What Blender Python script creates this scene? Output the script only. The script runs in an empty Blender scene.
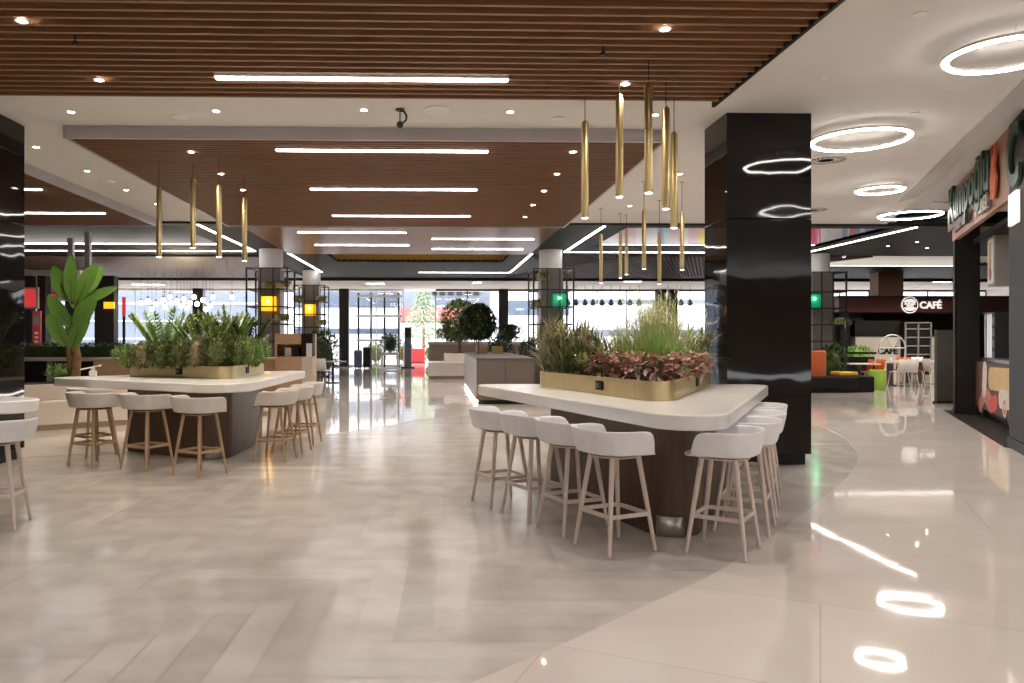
import bpy, bmesh, math, random
from math import sin, cos, pi, radians as R, sqrt
from mathutils import Vector as V, Matrix
rnd = random.Random(7)
S = bpy.context.scene
COL = S.collection
# ------------------------------------------------------------------ camera maths (1024 x 683)
F, CX, CY, HC, YAW = 768.0, 454.0, 338.0, 1.5, R(1.5)
FW = V((sin(YAW), cos(YAW), 0)); RT = V((cos(YAW), -sin(YAW), 0))
def Q(px, D, z=0.0):
    p = FW * D + RT * (D * (px - CX) / F); return V((p.x, p.y, z))
def P(px, py, z=0.0):
    return Q(px, (z - HC) * F / (CY - py), z)
def Zat(py, D): return HC + D * (CY - py) / F
cam_d = bpy.data.cameras.new('camera'); cam = bpy.data.objects.new('camera', cam_d); COL.objects.link(cam)
cam.location = (0, 0, HC); cam.rotation_euler = (R(90), 0, -YAW)
cam_d.sensor_width = 36; cam_d.lens = 36 * F / 1024; cam_d.clip_end = 300
cam_d.shift_x = (512 - CX) / 1024; cam_d.shift_y = (CY - 341.5) / 1024
S.camera = cam
# ------------------------------------------------------------------ materials
def nd(t, k, **kw):
    n = t.nodes.new(k)
    for a, b in kw.items(): setattr(n, a, b)
    return n
def mat(name, c, rough=.5, metal=0, c2=None, scale=8, bump=0, bscale=None, emit=0, ecol=None, spec=.5, stretch=None, island=None, coat=0, trans=0):
    m = bpy.data.materials.new(name); m.use_nodes = True
    t = m.node_tree; b = t.nodes['Principled BSDF']
    b.inputs['Roughness'].default_value = rough; b.inputs['Metallic'].default_value = metal
    b.inputs['Specular IOR Level'].default_value = spec
    b.inputs['Coat Weight'].default_value = coat; b.inputs['Coat Roughness'].default_value = .05
    c = tuple(c) + (1,)
    tc = nd(t, 'ShaderNodeTexCoord'); mp = nd(t, 'ShaderNodeMapping')
    t.links.new(tc.outputs['Object'], mp.inputs[0])
    if stretch: mp.inputs['Scale'].default_value = stretch
    if island:
        g = nd(t, 'ShaderNodeNewGeometry'); rp = nd(t, 'ShaderNodeValToRGB'); rp.color_ramp.interpolation = 'LINEAR'
        el = rp.color_ramp.elements
        while len(el) < len(island): el.new(.5)
        for i, k in enumerate(island): el[i].position = i / (len(island) - 1); el[i].color = tuple(k) + (1,)
        t.links.new(g.outputs['Random Per Island'], rp.inputs[0])
        last = rp.outputs[0]
        if c2 is not None:
            n = nd(t, 'ShaderNodeTexNoise'); n.inputs['Scale'].default_value = scale; n.inputs['Detail'].default_value = 6
            t.links.new(mp.outputs[0], n.inputs[0])
            mx = nd(t, 'ShaderNodeMix', data_type='RGBA', blend_type='OVERLAY'); mx.inputs[0].default_value = .3
            t.links.new(last, mx.inputs[6]); t.links.new(n.outputs[0], mx.inputs[7]); last = mx.outputs[2]
        t.links.new(last, b.inputs['Base Color'])
    else:
        n = nd(t, 'ShaderNodeTexNoise'); n.inputs['Scale'].default_value = scale; n.inputs['Detail'].default_value = 5
        t.links.new(mp.outputs[0], n.inputs[0])
        rp = nd(t, 'ShaderNodeValToRGB'); rp.color_ramp.elements[0].position = .35; rp.color_ramp.elements[1].position = .65
        rp.color_ramp.elements[0].color = c; rp.color_ramp.elements[1].color = (tuple(c2) + (1,)) if c2 else tuple(x * .94 for x in c[:3]) + (1,)
        t.links.new(n.outputs[0], rp.inputs[0]); t.links.new(rp.outputs[0], b.inputs['Base Color'])
    if bump:
        n2 = nd(t, 'ShaderNodeTexNoise'); n2.inputs['Scale'].default_value = bscale or scale
        t.links.new(mp.outputs[0], n2.inputs[0])
        bp = nd(t, 'ShaderNodeBump'); bp.inputs['Strength'].default_value = 1; bp.inputs['Distance'].default_value = bump
        t.links.new(n2.outputs[0], bp.inputs['Height']); t.links.new(bp.outputs[0], b.inputs['Normal'])
    if emit:
        b.inputs['Emission Color'].default_value = tuple(ecol or c[:3]) + (1,); b.inputs['Emission Strength'].default_value = emit
    if trans:
        b.inputs['Subsurface Weight'].default_value = 0
    return m
def glassm(name, tint=(1, 1, 1), refl=.08):
    m = bpy.data.materials.new(name); m.use_nodes = True; t = m.node_tree; t.nodes.clear()
    o = nd(t, 'ShaderNodeOutputMaterial'); mx = nd(t, 'ShaderNodeMixShader'); tr = nd(t, 'ShaderNodeBsdfTransparent'); gl = nd(t, 'ShaderNodeBsdfGlossy')
    tr.inputs[0].default_value = tuple(tint) + (1,); gl.inputs['Roughness'].default_value = .02; mx.inputs[0].default_value = refl
    t.links.new(tr.outputs[0], mx.inputs[1]); t.links.new(gl.outputs[0], mx.inputs[2]); t.links.new(mx.outputs[0], o.inputs[0]); return m
M = {}
M['ceil'] = mat('white_plaster', (.74, .71, .68), .8, c2=(.72, .69, .66), scale=2)
M['soffit'] = mat('grey_soffit', (.032, .029, .029), .6, c2=(.038, .034, .034), scale=2, spec=.12)
M['dark'] = mat('dark_panel', (.018, .016, .015), .5, spec=.25)
M['fascia'] = mat('grey_fascia', (.46, .43, .45), .4, c2=(.43, .405, .425), scale=3)
M['slat'] = mat('warm_timber_slat', (.29, .142, .066), .5, c2=(.225, .104, .046), scale=6, stretch=(.4, 6, 6))
M['slatback'] = mat('slat_backing', (.05, .022, .012), .7)
M['gloss'] = mat('polished_timber_ceiling', (.19, .074, .028), .32, c2=(.14, .054, .020), scale=5, stretch=(.3, 5, 5), bump=.004, bscale=2, spec=.06)
M['gold'] = mat('brushed_gold', (.72, .59, .35), .42, metal=1, c2=(.66, .54, .31), scale=30, stretch=(1, 1, .2))
M['brass'] = mat('satin_brass', (.72, .58, .30), .36, metal=1, c2=(.66, .53, .27), scale=20, stretch=(6, 6, .3))
M['goldpanel'] = mat('gold_ceiling_tray', (.55, .36, .12), .45, metal=.5)
M['black_gloss'] = mat('black_gloss_panel', (.010, .008, .008), .035, bump=.010, bscale=.9, spec=.32)
M['black'] = mat('black_metal', (.014, .014, .015), .42)
M['steel'] = mat('brushed_steel', (.62, .61, .60), .3, metal=1, c2=(.54, .53, .52), scale=30, stretch=(1, 1, .1))
M['white_top'] = mat('white_solid_surface', (.88, .865, .855), .22, c2=(.86, .845, .835), scale=3)
M['shell'] = mat('white_plastic_shell', (.86, .87, .92), .38)
M['shell_grey'] = mat('warm_white_plastic_shell', (.70, .665, .63), .42)
M['ash'] = mat('pale_ash', (.70, .60, .54), .5, c2=(.63, .53, .47), scale=14, stretch=(6, 6, .6))
M['oak'] = mat('tan_oak', (.46, .31, .19), .5, c2=(.37, .24, .14), scale=14, stretch=(6, 6, .6))
M['walnut'] = mat('brown_veneer', (.105, .062, .042), .42, c2=(.072, .042, .028), scale=5, stretch=(5, 5, .5))
M['soil'] = mat('dark_soil', (.03, .02, .013), .9, c2=(.05, .035, .02), scale=60, bump=.02)
M['led'] = mat('led_diffuser', (1, 1, 1), .5, emit=8, ecol=(1, .94, .88))
M['ring'] = mat('ring_diffuser', (1, 1, 1), .5, emit=17, ecol=(1, .95, .88))
M['cove'] = mat('cove_light', (1, 1, 1), .5, emit=1.8, ecol=(1, .95, .88))
M['ledc'] = mat('led_line', (1, 1, 1), .5, emit=6, ecol=(1, .97, .93))
M['spot'] = mat('downlight_lens', (1, 1, 1), .5, emit=16, ecol=(1, .91, .80))
M['bulb'] = mat('bulb_glass', (1, 1, 1), .3, emit=8, ecol=(1, .82, .55))
M['yellow_glow'] = mat('amber_glass', (.75, .36, .02), .3, emit=.55, ecol=(1, .46, .015))
M['green_glow'] = mat('green_glass', (.008, .15, .085), .3, emit=.06, ecol=(.03, .75, .42))
M['wood'] = mat('light_oak_panel', (.60, .40, .25), .5, c2=(.54, .35, .21), scale=4, stretch=(.6, 5, 5))
M['bench'] = mat('cream_stone', (.74, .66, .60), .35, c2=(.71, .63, .57), scale=3)
M['benchbase'] = mat('tan_plinth', (.42, .33, .25), .4)
M['grey_unit'] = mat('taupe_laminate', (.135, .108, .092), .45, c2=(.125, .10, .086), scale=3)
M['clad'] = mat('taupe_tile', (.20, .175, .165), .4)
M['grey_side'] = mat('pale_taupe_laminate', (.33, .30, .275), .4)
M['partition'] = mat('grey_partition', (.085, .08, .072), .55, spec=.2)
M['cordfab'] = mat('cord_black', (.02, .018, .016), .6)
M['grille'] = mat('vent_grey', (.17, .155, .145), .5)
M['disc'] = mat('speaker_grey', (.52, .49, .47), .6)
M['leafA'] = mat('leaf_dark', (.05, .12, .03), .45, island=[(.055, .09, .025), (.13, .175, .05), (.25, .29, .09)])
M['leafB'] = mat('leaf_olive', (.1, .15, .05), .45, island=[(.13, .18, .07), (.28, .34, .15), (.40, .40, .20), (.42, .26, .18), (.24, .32, .14)])
M['leafC'] = mat('leaf_bright', (.15, .35, .05), .42, island=[(.16, .30, .06), (.26, .44, .10), (.38, .54, .17)])
M['leafD'] = mat('leaf_pale', (.4, .5, .2), .5, island=[(.46, .52, .22), (.62, .66, .36), (.80, .77, .50)])
M['leafE'] = mat('leaf_croton', (.4, .15, .1), .42, island=[(.88, .60, .56), (.13, .18, .05), (.52, .17, .16), (.86, .54, .50), (.17, .22, .07), (.80, .60, .40), (.34, .11, .11), (.80, .45, .43), (.26, .28, .10)])
M['leafF'] = mat('leaf_lime', (.2, .4, .1), .45, island=[(.16, .26, .06), (.29, .39, .11), (.38, .47, .17)])
M['banana'] = mat('banana_leaf', (.11, .27, .045), .38, island=[(.10, .24, .04), (.15, .32, .055), (.20, .38, .08)])
M['leafG'] = mat('leaf_hedge', (.03, .07, .02), .5, island=[(.02, .05, .012), (.05, .10, .025), (.09, .14, .04)])
M['leafT'] = mat('leaf_tree', (.02, .05, .02), .45, island=[(.012, .030, .012), (.03, .06, .022), (.05, .09, .035)])
M['xmas'] = mat('pale_tree', (.6, .75, .55), .5, island=[(.22, .32, .20), (.34, .42, .29), (.45, .48, .38)])
M['trunk'] = mat('brown_trunk', (.30, .15, .07), .7, c2=(.20, .10, .05), scale=14)
M['stem'] = mat('green_stem', (.12, .18, .05), .6)
M['red'] = mat('red_panel', (.55, .03, .03), .4, emit=.25, ecol=(.8, .05, .05))
M['redp'] = mat('red_paint', (.62, .06, .06), .5)
M['white'] = mat('white_paint', (.82, .81, .80), .5)
M['orange'] = mat('orange_plastic', (.72, .13, .02), .4)
M['orange_fab'] = mat('orange_fabric', (.70, .16, .05), .7)
M['chairwhite'] = mat('white_chair_plastic', (.80, .76, .72), .4)
M['green'] = mat('lime_fabric', (.32, .52, .06), .6)
M['yellow'] = mat('yellow_fabric', (.78, .48, .04), .6)
M['maroon'] = mat('maroon_fascia', (.075, .020, .018), .4)
M['kiosk'] = mat('kiosk_cream', (.62, .55, .48), .4)
M['awning'] = mat('awning_red', (.42, .12, .10), .6)
M['letter'] = mat('grey_white_letter', (.48, .44, .41), .5)
M['sign'] = mat('sign_white', (.85, .80, .75), .5, emit=.35)
M['green_sign'] = mat('green_letters', (.045, .10, .065), .5, c2=(.035, .08, .05), scale=9)
M['brown_sign'] = mat('brown_backing', (.09, .045, .03), .6)
M['copper'] = mat('copper_panel', (.42, .22, .15), .5, c2=(.36, .18, .12), scale=2)
M['pil'] = mat('charcoal_pilaster', (.022, .018, .018), .5, spec=.12)
M['bronze'] = mat('bronze_mesh_ceiling', (.12, .080, .066), .45, spec=.1, bump=.03, bscale=5)
M['metalgrey'] = mat('grey_metal_coffer', (.24, .23, .22), .35, metal=.6, c2=(.19, .18, .17), scale=.6)
M['outwhite'] = mat('pale_render', (.85, .87, .9), .7)
M['outblue'] = mat('blue_grey_cladding', (.17, .20, .25), .6, c2=(.155, .185, .235), scale=1)
M['outdark'] = mat('dark_glazing', (.10, .13, .18), .2)
M['pave'] = mat('pale_paving', (.72, .71, .70), .7)
M['glass'] = glassm('window_glass')
M['paper'] = mat('white_card', (.85, .85, .85), .6)
M['crumb'] = mat('wrap_bread', (.62, .47, .22), .45, c2=(.50, .30, .10), scale=9, stretch=(6, 6, 1))
M['meat'] = mat('wrap_filling', (.35, .08, .05), .45, c2=(.55, .25, .16), scale=14)
M['tanpaper'] = mat('pale_wrapper', (.72, .66, .58), .5, c2=(.6, .5, .4), scale=6)

# floors -------------------------------------------------------------
def floor_plank():
    m = mat('grey_marble_planks', (.5, .45, .4), .15, island=[(.455, .415, .393), (.53, .488, .462), (.48, .44, .415), (.575, .53, .502)], c2=(1, 1, 1), scale=3.2, stretch=(1, 1, 1), bump=.0007, bscale=2.2, spec=.36)
    return m
def floor_tile():
    m = bpy.data.materials.new('cream_marble_tiles'); m.use_nodes = True; t = m.node_tree; b = t.nodes['Principled BSDF']
    tc = nd(t, 'ShaderNodeTexCoord'); mp = nd(t, 'ShaderNodeMapping'); mp.inputs['Rotation'].default_value = (0, 0, R(27))
    t.links.new(tc.outputs['Object'], mp.inputs[0])
    br = nd(t, 'ShaderNodeTexBrick'); br.inputs['Scale'].default_value = 1; br.inputs['Brick Width'].default_value = 2.4; br.inputs['Row Height'].default_value = 1.2
    br.inputs['Mortar Size'].default_value = .003; br.inputs['Color1'].default_value = (.685, .625, .585, 1); br.inputs['Color2'].default_value = (.655, .595, .555, 1); br.inputs['Mortar'].default_value = (.50, .44, .40, 1)
    t.links.new(mp.outputs[0], br.inputs[0])
    n = nd(t, 'ShaderNodeTexNoise'); n.inputs['Scale'].default_value = 1.1; n.inputs['Detail'].default_value = 7; n.inputs['Distortion'].default_value = 1.2
    t.links.new(mp.outputs[0], n.inputs[0])
    mx = nd(t, 'ShaderNodeMix', data_type='RGBA', blend_type='OVERLAY'); mx.inputs[0].default_value = .22
    t.links.new(br.outputs[0], mx.inputs[6]); t.links.new(n.outputs[0], mx.inputs[7]); t.links.new(mx.outputs[2], b.inputs['Base Color'])
    b.inputs['Roughness'].default_value = .04
    n2 = nd(t, 'ShaderNodeTexNoise'); n2.inputs['Scale'].default_value = 1.7; t.links.new(mp.outputs[0], n2.inputs[0])
    bp = nd(t, 'ShaderNodeBump'); bp.inputs['Distance'].default_value = .0011; bp.inputs['Strength'].default_value = 1
    t.links.new(n2.outputs[0], bp.inputs['Height']); t.links.new(bp.outputs[0], b.inputs['Normal'])
    return m
def mural_mat():
    m = bpy.data.materials.new('colourful_mural'); m.use_nodes = True; t = m.node_tree; b = t.nodes['Principled BSDF']
    tc = nd(t, 'ShaderNodeTexCoord'); mp = nd(t, 'ShaderNodeMapping'); mp.inputs['Rotation'].default_value = (0, R(38), 0); mp.inputs['Scale'].default_value = (1, 1, .12)
    t.links.new(tc.outputs['Object'], mp.inputs[0])
    v = nd(t, 'ShaderNodeTexVoronoi'); v.inputs['Scale'].default_value = 3.4; t.links.new(mp.outputs[0], v.inputs[0])
    sp = nd(t, 'ShaderNodeSeparateColor'); t.links.new(v.outputs['Color'], sp.inputs[0])
    rp = nd(t, 'ShaderNodeValToRGB'); rp.color_ramp.interpolation = 'CONSTANT'; el = rp.color_ramp.elements
    cs = [(.75, .74, .82), (.72, .60, .66), (.78, .76, .80), (.36, .42, .74), (.72, .74, .82), (.84, .72, .30), (.76, .75, .80), (.50, .70, .68), (.76, .76, .82), (.70, .22, .30)]
    while len(el) < len(cs): el.new(.5)
    for i, c in enumerate(cs): el[i].position = i / len(cs); el[i].color = c + (1,)
    t.links.new(sp.outputs[0], rp.inputs[0]); t.links.new(rp.outputs[0], b.inputs['Base Color']); b.inputs['Roughness'].default_value = .5
    return m
M['plank'] = floor_plank(); M['tile'] = floor_tile(); M['mural'] = mural_mat()

# ------------------------------------------------------------------ mesh builder
class MB:
    def __init__(s): s.v = []; s.f = []
    def add(s, vs, fs):
        k = len(s.v); s.v += [tuple(x) for x in vs]; s.f += [tuple(k + i for i in f) for f in fs]; return s
    def box(s, c, d, rz=0, tilt=None):
        hx, hy, hz = d[0] / 2, d[1] / 2, d[2] / 2; vs = []
        for x, y, z in ((-hx, -hy, -hz), (hx, -hy, -hz), (hx, hy, -hz), (-hx, hy, -hz), (-hx, -hy, hz), (hx, -hy, hz), (hx, hy, hz), (-hx, hy, hz)):
            p = V((x, y, z))
            if tilt: p = Matrix.Rotation(tilt[0], 3, tilt[1]) @ p
            if rz: p = Matrix.Rotation(rz, 3, 'Z') @ p
            vs.append(p + V(c))
        return s.add(vs, [(0, 3, 2, 1), (4, 5, 6, 7), (0, 1, 5, 4), (1, 2, 6, 5), (2, 3, 7, 6), (3, 0, 4, 7)])
    def b2(s, x0, x1, y0, y1, z0, z1): return s.box(((x0 + x1) / 2, (y0 + y1) / 2, (z0 + z1) / 2), (x1 - x0, y1 - y0, z1 - z0))
    def tube(s, p0, p1, r0, r1=None, n=12, cap=True):
        r1 = r0 if r1 is None else r1; p0 = V(p0); p1 = V(p1); d = (p1 - p0).normalized()
        a = d.orthogonal().normalized(); b = d.cross(a); vs = []
        for p, r in ((p0, r0), (p1, r1)):
            for i in range(n): vs.append(p + (a * cos(2 * pi * i / n) + b * sin(2 * pi * i / n)) * r)
        fs = [(i, (i + 1) % n, n + (i + 1) % n, n + i) for i in range(n)]
        if cap: fs += [tuple(range(n))[::-1], tuple(range(n, 2 * n))]
        return s.add(vs, fs)
    def path(s, pts, rs, n=8):
        pts = [V(p) for p in pts]; vs = []
        for i, p in enumerate(pts):
            d = (pts[min(i + 1, len(pts) - 1)] - pts[max(i - 1, 0)]).normalized()
            a = (V((1, 0, 0)) if abs(d.x) < .8 else V((0, 1, 0))); a = (a - d * a.dot(d)).normalized(); b = d.cross(a); r = rs if isinstance(rs, (int, float)) else rs[i]
            vs += [p + (a * cos(2 * pi * k / n) + b * sin(2 * pi * k / n)) * r for k in range(n)]
        fs = [(i * n + k, i * n + (k + 1) % n, (i + 1) * n + (k + 1) % n, (i + 1) * n + k) for i in range(len(pts) - 1) for k in range(n)]
        m = (len(pts) - 1) * n; fs += [tuple(range(n))[::-1], tuple(range(m, m + n))]
        return s.add(vs, fs)
    def lathe(s, prof, n=24, c=(0, 0, 0)):
        vs = []; c = V(c)
        for r, z in prof:
            vs += [c + V((r * cos(2 * pi * i / n), r * sin(2 * pi * i / n), z)) for i in range(n)]
        fs = [(j * n + i, j * n + (i + 1) % n, (j + 1) * n + (i + 1) % n, (j + 1) * n + i) for j in range(len(prof) - 1) for i in range(n)]
        if prof[0][0] > 0: fs.append(tuple(range(n))[::-1])
        if prof[-1][0] > 0: fs.append(tuple(range((len(prof) - 1) * n, len(prof) * n)))
        return s.add(vs, fs)
    def prism(s, poly, z0, z1):
        n = len(poly); vs = [(p[0], p[1], z0) for p in poly] + [(p[0], p[1], z1) for p in poly]
        return s.add(vs, [tuple(range(n))[::-1], tuple(range(n, 2 * n))] + [(i, (i + 1) % n, n + (i + 1) % n, n + i) for i in range(n)])
    def torus(s, c, Rr, r, n=48, m=8, flat=1.0):
        c = V(c); vs = []
        for i in range(n):
            a = 2 * pi * i / n
            for j in range(m):
                b = 2 * pi * j / m + pi / m; vs.append(c + V(((Rr + r * cos(b)) * cos(a), (Rr + r * cos(b)) * sin(a), r * flat * sin(b))))
        return s.add(vs, [(i * m + j, ((i + 1) % n) * m + j, ((i + 1) % n) * m + (j + 1) % m, i * m + (j + 1) % m) for i in range(n) for j in range(m)])
    def sphere(s, c, r, n=10):
        return s.lathe([(max(r * sin(pi * i / n), 1e-4), -r * cos(pi * i / n)) for i in range(n + 1)], n + 2, c)
    def leaf(s, p, d, L, w, bend=.2, seg=4, up=None, taper=.5, fold=0):
        p = V(p); d = V(d).normalized(); side = d.cross(up or V((0, 0, 1)))
        if side.length < .05: side = V((1, 0, 0))
        side.normalize(); vs = []
        for i in range(seg + 1):
            t = i / seg; q = p + d * (L * t) + V((0, 0, -bend * L * t * t))
            ww = w * max(.04, (sin(pi * min(1, t ** taper * .97 + .03)))) * .5
            vs += [q - side * ww, q + V((0, 0, -fold * ww)), q + side * ww] if fold else [q - side * ww, q + side * ww]
        k = 3 if fold else 2
        fs = [(i * k + j, i * k + j + 1, (i + 1) * k + j + 1, (i + 1) * k + j) for i in range(seg) for j in range(k - 1)]
        return s.add(vs, fs)
    def build(s, name, m, parent=None, bevel=0, smooth=True, seg=2):
        me = bpy.data.meshes.new(name); me.from_pydata(s.v, [], s.f); me.update()
        bm = bmesh.new(); bm.from_mesh(me); bmesh.ops.recalc_face_normals(bm, faces=bm.faces); bm.to_mesh(me); bm.free()
        if smooth:
            for p in me.polygons: p.use_smooth = True
            me.set_sharp_from_angle(angle=R(35))
        me.materials.append(M[m] if isinstance(m, str) else m)
        o = bpy.data.objects.new(name, me); COL.objects.link(o)
        if parent: o.parent = parent
        if bevel:
            b = o.modifiers.new('bevel', 'BEVEL'); b.width = bevel; b.segments = seg; b.limit_method = 'ANGLE'; b.angle_limit = R(40)
        return o
def tag(o, label, cat, group=None, kind=None):
    o['label'] = label; o['category'] = cat
    if group: o['group'] = group
    if kind: o['kind'] = kind
    return o
def thing(name, label, cat, loc=(0, 0, 0), rz=0, group=None):
    o = bpy.data.objects.new(name, None); COL.objects.link(o); o.empty_display_size = .1
    o.location = loc; o.rotation_euler = (0, 0, rz); return tag(o, label, cat, group)
def struct(o): o['kind'] = 'structure'; return o
KIDS = {}
def dup(root, loc, rz, label, group=None):
    r = root.copy(); COL.objects.link(r); r.location = loc; r.rotation_euler = (0, 0, rz); r['label'] = label
    if group: r['group'] = group
    for ch in root.children:
        c = ch.copy(); COL.objects.link(c); c.parent = r
        for g in ch.children:
            d = g.copy(); COL.objects.link(d); d.parent = c
    return r
def round_poly(pts, rads, n=8):
    out = []; N = len(pts)
    for i in range(N):
        p = V(pts[i][:2]); a = (V(pts[i - 1][:2]) - p).normalized(); b = (V(pts[(i + 1) % N][:2]) - p).normalized(); r = rads[i]
        h = a.angle(b) / 2; d = r / math.tan(h); c = p + (a + b).normalized() * (r / sin(h)); s0 = p + a * d - c; s1 = p + b * d - c
        ang = s0.angle_signed(s1) if hasattr(s0, 'angle_signed') else 0
        a0 = math.atan2(s0.y, s0.x); a1 = math.atan2(s1.y, s1.x); da = (a1 - a0 + pi) % (2 * pi) - pi
        for k in range(n + 1): t = a0 + da * k / n; out.append((c.x + r * cos(t), c.y + r * sin(t)))
    return out
def inset(pts, d):
    N = len(pts); area = sum(pts[i][0] * pts[(i + 1) % N][1] - pts[(i + 1) % N][0] * pts[i][1] for i in range(N)); sg = 1 if area > 0 else -1; out = []
    for i in range(N):
        p = V(pts[i][:2]); a = (p - V(pts[i - 1][:2])).normalized(); b = (V(pts[(i + 1) % N][:2]) - p).normalized()
        na = V((-a.y, a.x)) * sg; nb = V((-b.y, b.x)) * sg; m = (na + nb); m = m / (m.length ** 2) * 2; out.append((p.x + m.x * d, p.y + m.y * d))
    return out
def lamp(kind, loc, energy, col=(1, .9, .78), size=.3, rot=(0, 0, 0), parent=None, **kw):
    l = bpy.data.lights.new('lamp_light', kind); l.energy = energy; l.color = col
    if kind == 'AREA': l.shape = kw.get('shape', 'SQUARE'); l.size = size; l.size_y = kw.get('sy', size)
    else: l.shadow_soft_size = size
    if kind == 'SPOT': l.spot_size = kw.get('cone', R(110)); l.spot_blend = .6
    o = bpy.data.objects.new('lamp_light', l); COL.objects.link(o); o.location = loc; o.rotation_euler = rot; return o
# ================================================================== SETTING
# floors: herringbone planks (grey) under a cream tiled field with a curved edge
ZC = 4.15
pts_px = [(470, 683), (515, 664), (560, 645), (640, 608), (705, 578), (748, 553), (785, 527), (820, 500), (846, 478), (857, 461), (854, 447), (836, 433), (800, 425)]
edge = [P(x, y).to_2d() for x, y in pts_px]
far = [V((2.2, 15.5)), V((.2, 14.6)), V((-1.2, 12.6)), V((-2.2, 11.6)), V((-4.2, 10.2)), V((-7.5, 9.2)), V((-14, 8.6))]
rim = edge + [V((4.2, 14.6))] + far
def smooth_line(pts, n=6):
    out = []
    for i in range(len(pts) - 1):
        p0 = pts[max(i - 1, 0)]; p1 = pts[i]; p2 = pts[i + 1]; p3 = pts[min(i + 2, len(pts) - 1)]
        for k in range(n):
            t = k / n; out.append(.5 * ((2 * p1) + (p2 - p0) * t + (2 * p0 - 5 * p1 + 4 * p2 - p3) * t * t + (3 * p1 - p0 - 3 * p2 + p3) * t ** 3))
    out.append(pts[-1]); return out
rim = smooth_line(rim)
d0 = (edge[0] - edge[1]).normalized(); rim = [edge[0] + d0 * 9] + rim
# the cream field surrounds the inlay: right/far side polygon
poly = [(p.x, p.y) for p in rim] + [(-40, 8.6), (-40, 60), (40, 60), (40, -20)]
b = MB(); b.prism([(p[0], p[1]) for p in poly], -.05, .0)
fl = struct(b.build('floor', 'tile', smooth=False))
bpy.context.view_layer.update()
# planks
def herring():
    b = MB(); L, W, g = 1.2, .2, .0018; ang = R(-1.5)
    ca, sa = cos(ang), sin(ang); N = int(L / W)
    for i in range(-110, 110):
        for j in range(-20, 20):
            for h in (0, 1):
                ox = i * W + j * L * 1.0; oy = i * W - j * L
                if h == 0: x0, y0, x1, y1 = ox, oy, ox + L, oy + W
                else: x0, y0, x1, y1 = ox + L - 0, oy + W - L, ox + L + W, oy + W
                if h == 1: x0, y0, x1, y1 = ox + L, oy + W - L + 0, ox + L + W, oy + W
                q = [(x0 + g, y0 + g), (x1 - g, y0 + g), (x1 - g, y1 - g), (x0 + g, y1 - g)]
                w = [(x * ca - y * sa, x * sa + y * ca + 4) for x, y in q]
                cx = sum(p[0] for p in w) / 4; cy = sum(p[1] for p in w) / 4
                if -16 < cx < 9 and -5 < cy < 17: b.add([(x, y, -.004) for x, y in w], [(0, 1, 2, 3)])
    return b
hb = herring()
hb.b2(-40, 10, -20, 17, -.09, -.007)
struct(hb.build('floor_inlay', 'plank', smooth=False))

# ceiling
cl = MB().prism([(-30, -16), (30, -16), (30, 5), (5.16, 5), (10.53, 17.6), (-30, 17.6)], ZC, ZC + .12)
struct(cl.build('ceiling', 'ceil', smooth=False))
struct(MB().prism([(5.16, 5), (30, 5), (30, 17.6), (10.53, 17.6)], 4.45, 4.57).build('ceiling_raised', 'ceil', smooth=False))
struct(MB().b2(-32, 32, -17, 43, 5.2, 5.35).build('sky_block_slab', 'dark', smooth=False))  # unseen slab added to block sky light leaking through ceiling gaps
gd = V((2.28, 5.35)).normalized(); gn = V((gd.y, -gd.x))
gp = V((9.08, 14.2)); a = gp + gd * .4 - gn * .26; c = gp - gd * 10.2 - gn * .26
struct(MB().prism([(a.x, a.y), (gp.x, gp.y), ((gp - gd * 10.2).x, (gp - gd * 10.2).y), (c.x, c.y)][::-1], ZC - .012, ZC - .001).build('trim_1', 'disc', smooth=False))
# slatted rafts
def raft(name, x0, x1, y0, y1, z, sp, w, h, fasc, m='slat', farlift=0):
    s = MB(); n = int((y1 - y0) / sp)
    for i in range(n):
        y = y0 + (i + .5) * sp; s.b2(x0, x1, y - w / 2, y + w / 2, z, z + h)
    o = struct(s.build(name, m, smooth=False))
    k = MB().b2(x0, x1, y0, y1, z + h, z + h + .01).build('backing', 'slatback', o, smooth=False)
    f = MB(); t = .035
    f.b2(x0 - t, x1 + t, y0 - t, y0, z - .01, ZC); f.b2(x0 - t, x1 + t, y1, y1 + t, z - .01 + farlift, ZC); f.b2(x0 - t, x0, y0, y1, z - .01, ZC); f.b2(x1, x1 + t, y0, y1, z - .01, ZC)
    f.build('border', fasc, o, smooth=False); return o
raft('ceiling_slats', -12, 3.0, -6, 8.22, 4.0, .15, .036, .12, 'pil', farlift=.09)
raft('ceiling_slats', -4.58, 2.92, 9.72, 17.3, 4.0, .11, .032, .11, 'fascia')
raft('ceiling_slats', -14, -6.2, 10.0, 17.3, 4.0, .11, .032, .11, 'fascia')
# grey soffit beyond the white ceiling, with openings
def slab_holes(name, m, x0, x1, y0, y1, z0, z1, holes):
    xs = sorted({x0, x1} | {h[0] for h in holes} | {h[1] for h in holes}); ys = sorted({y0, y1} | {h[2] for h in holes} | {h[3] for h in holes}); b = MB()
    for i in range(len(xs) - 1):
        for j in range(len(ys) - 1):
            mx, my = (xs[i] + xs[i + 1]) / 2, (ys[j] + ys[j + 1]) / 2
            if any(h[0] < mx < h[1] and h[2] < my < h[3] for h in holes): continue
            b.b2(xs[i], xs[i + 1], ys[j], ys[j + 1], z0, z1)
    return struct(b.build(name, m, smooth=False))
ZS = 4.1
holes = [(-28, -5.95, 18.0, 21.9), (4.55, 10.9, 18.0, 21.7), (-3.3, 2.35, 23.8, 26.3), (12.8, 19.5, 24, 27.8)]
slab_holes('ceiling_soffit', 'soffit', -30, 30, 17.6, 33.4, ZS, ZS + .08, holes)
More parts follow.
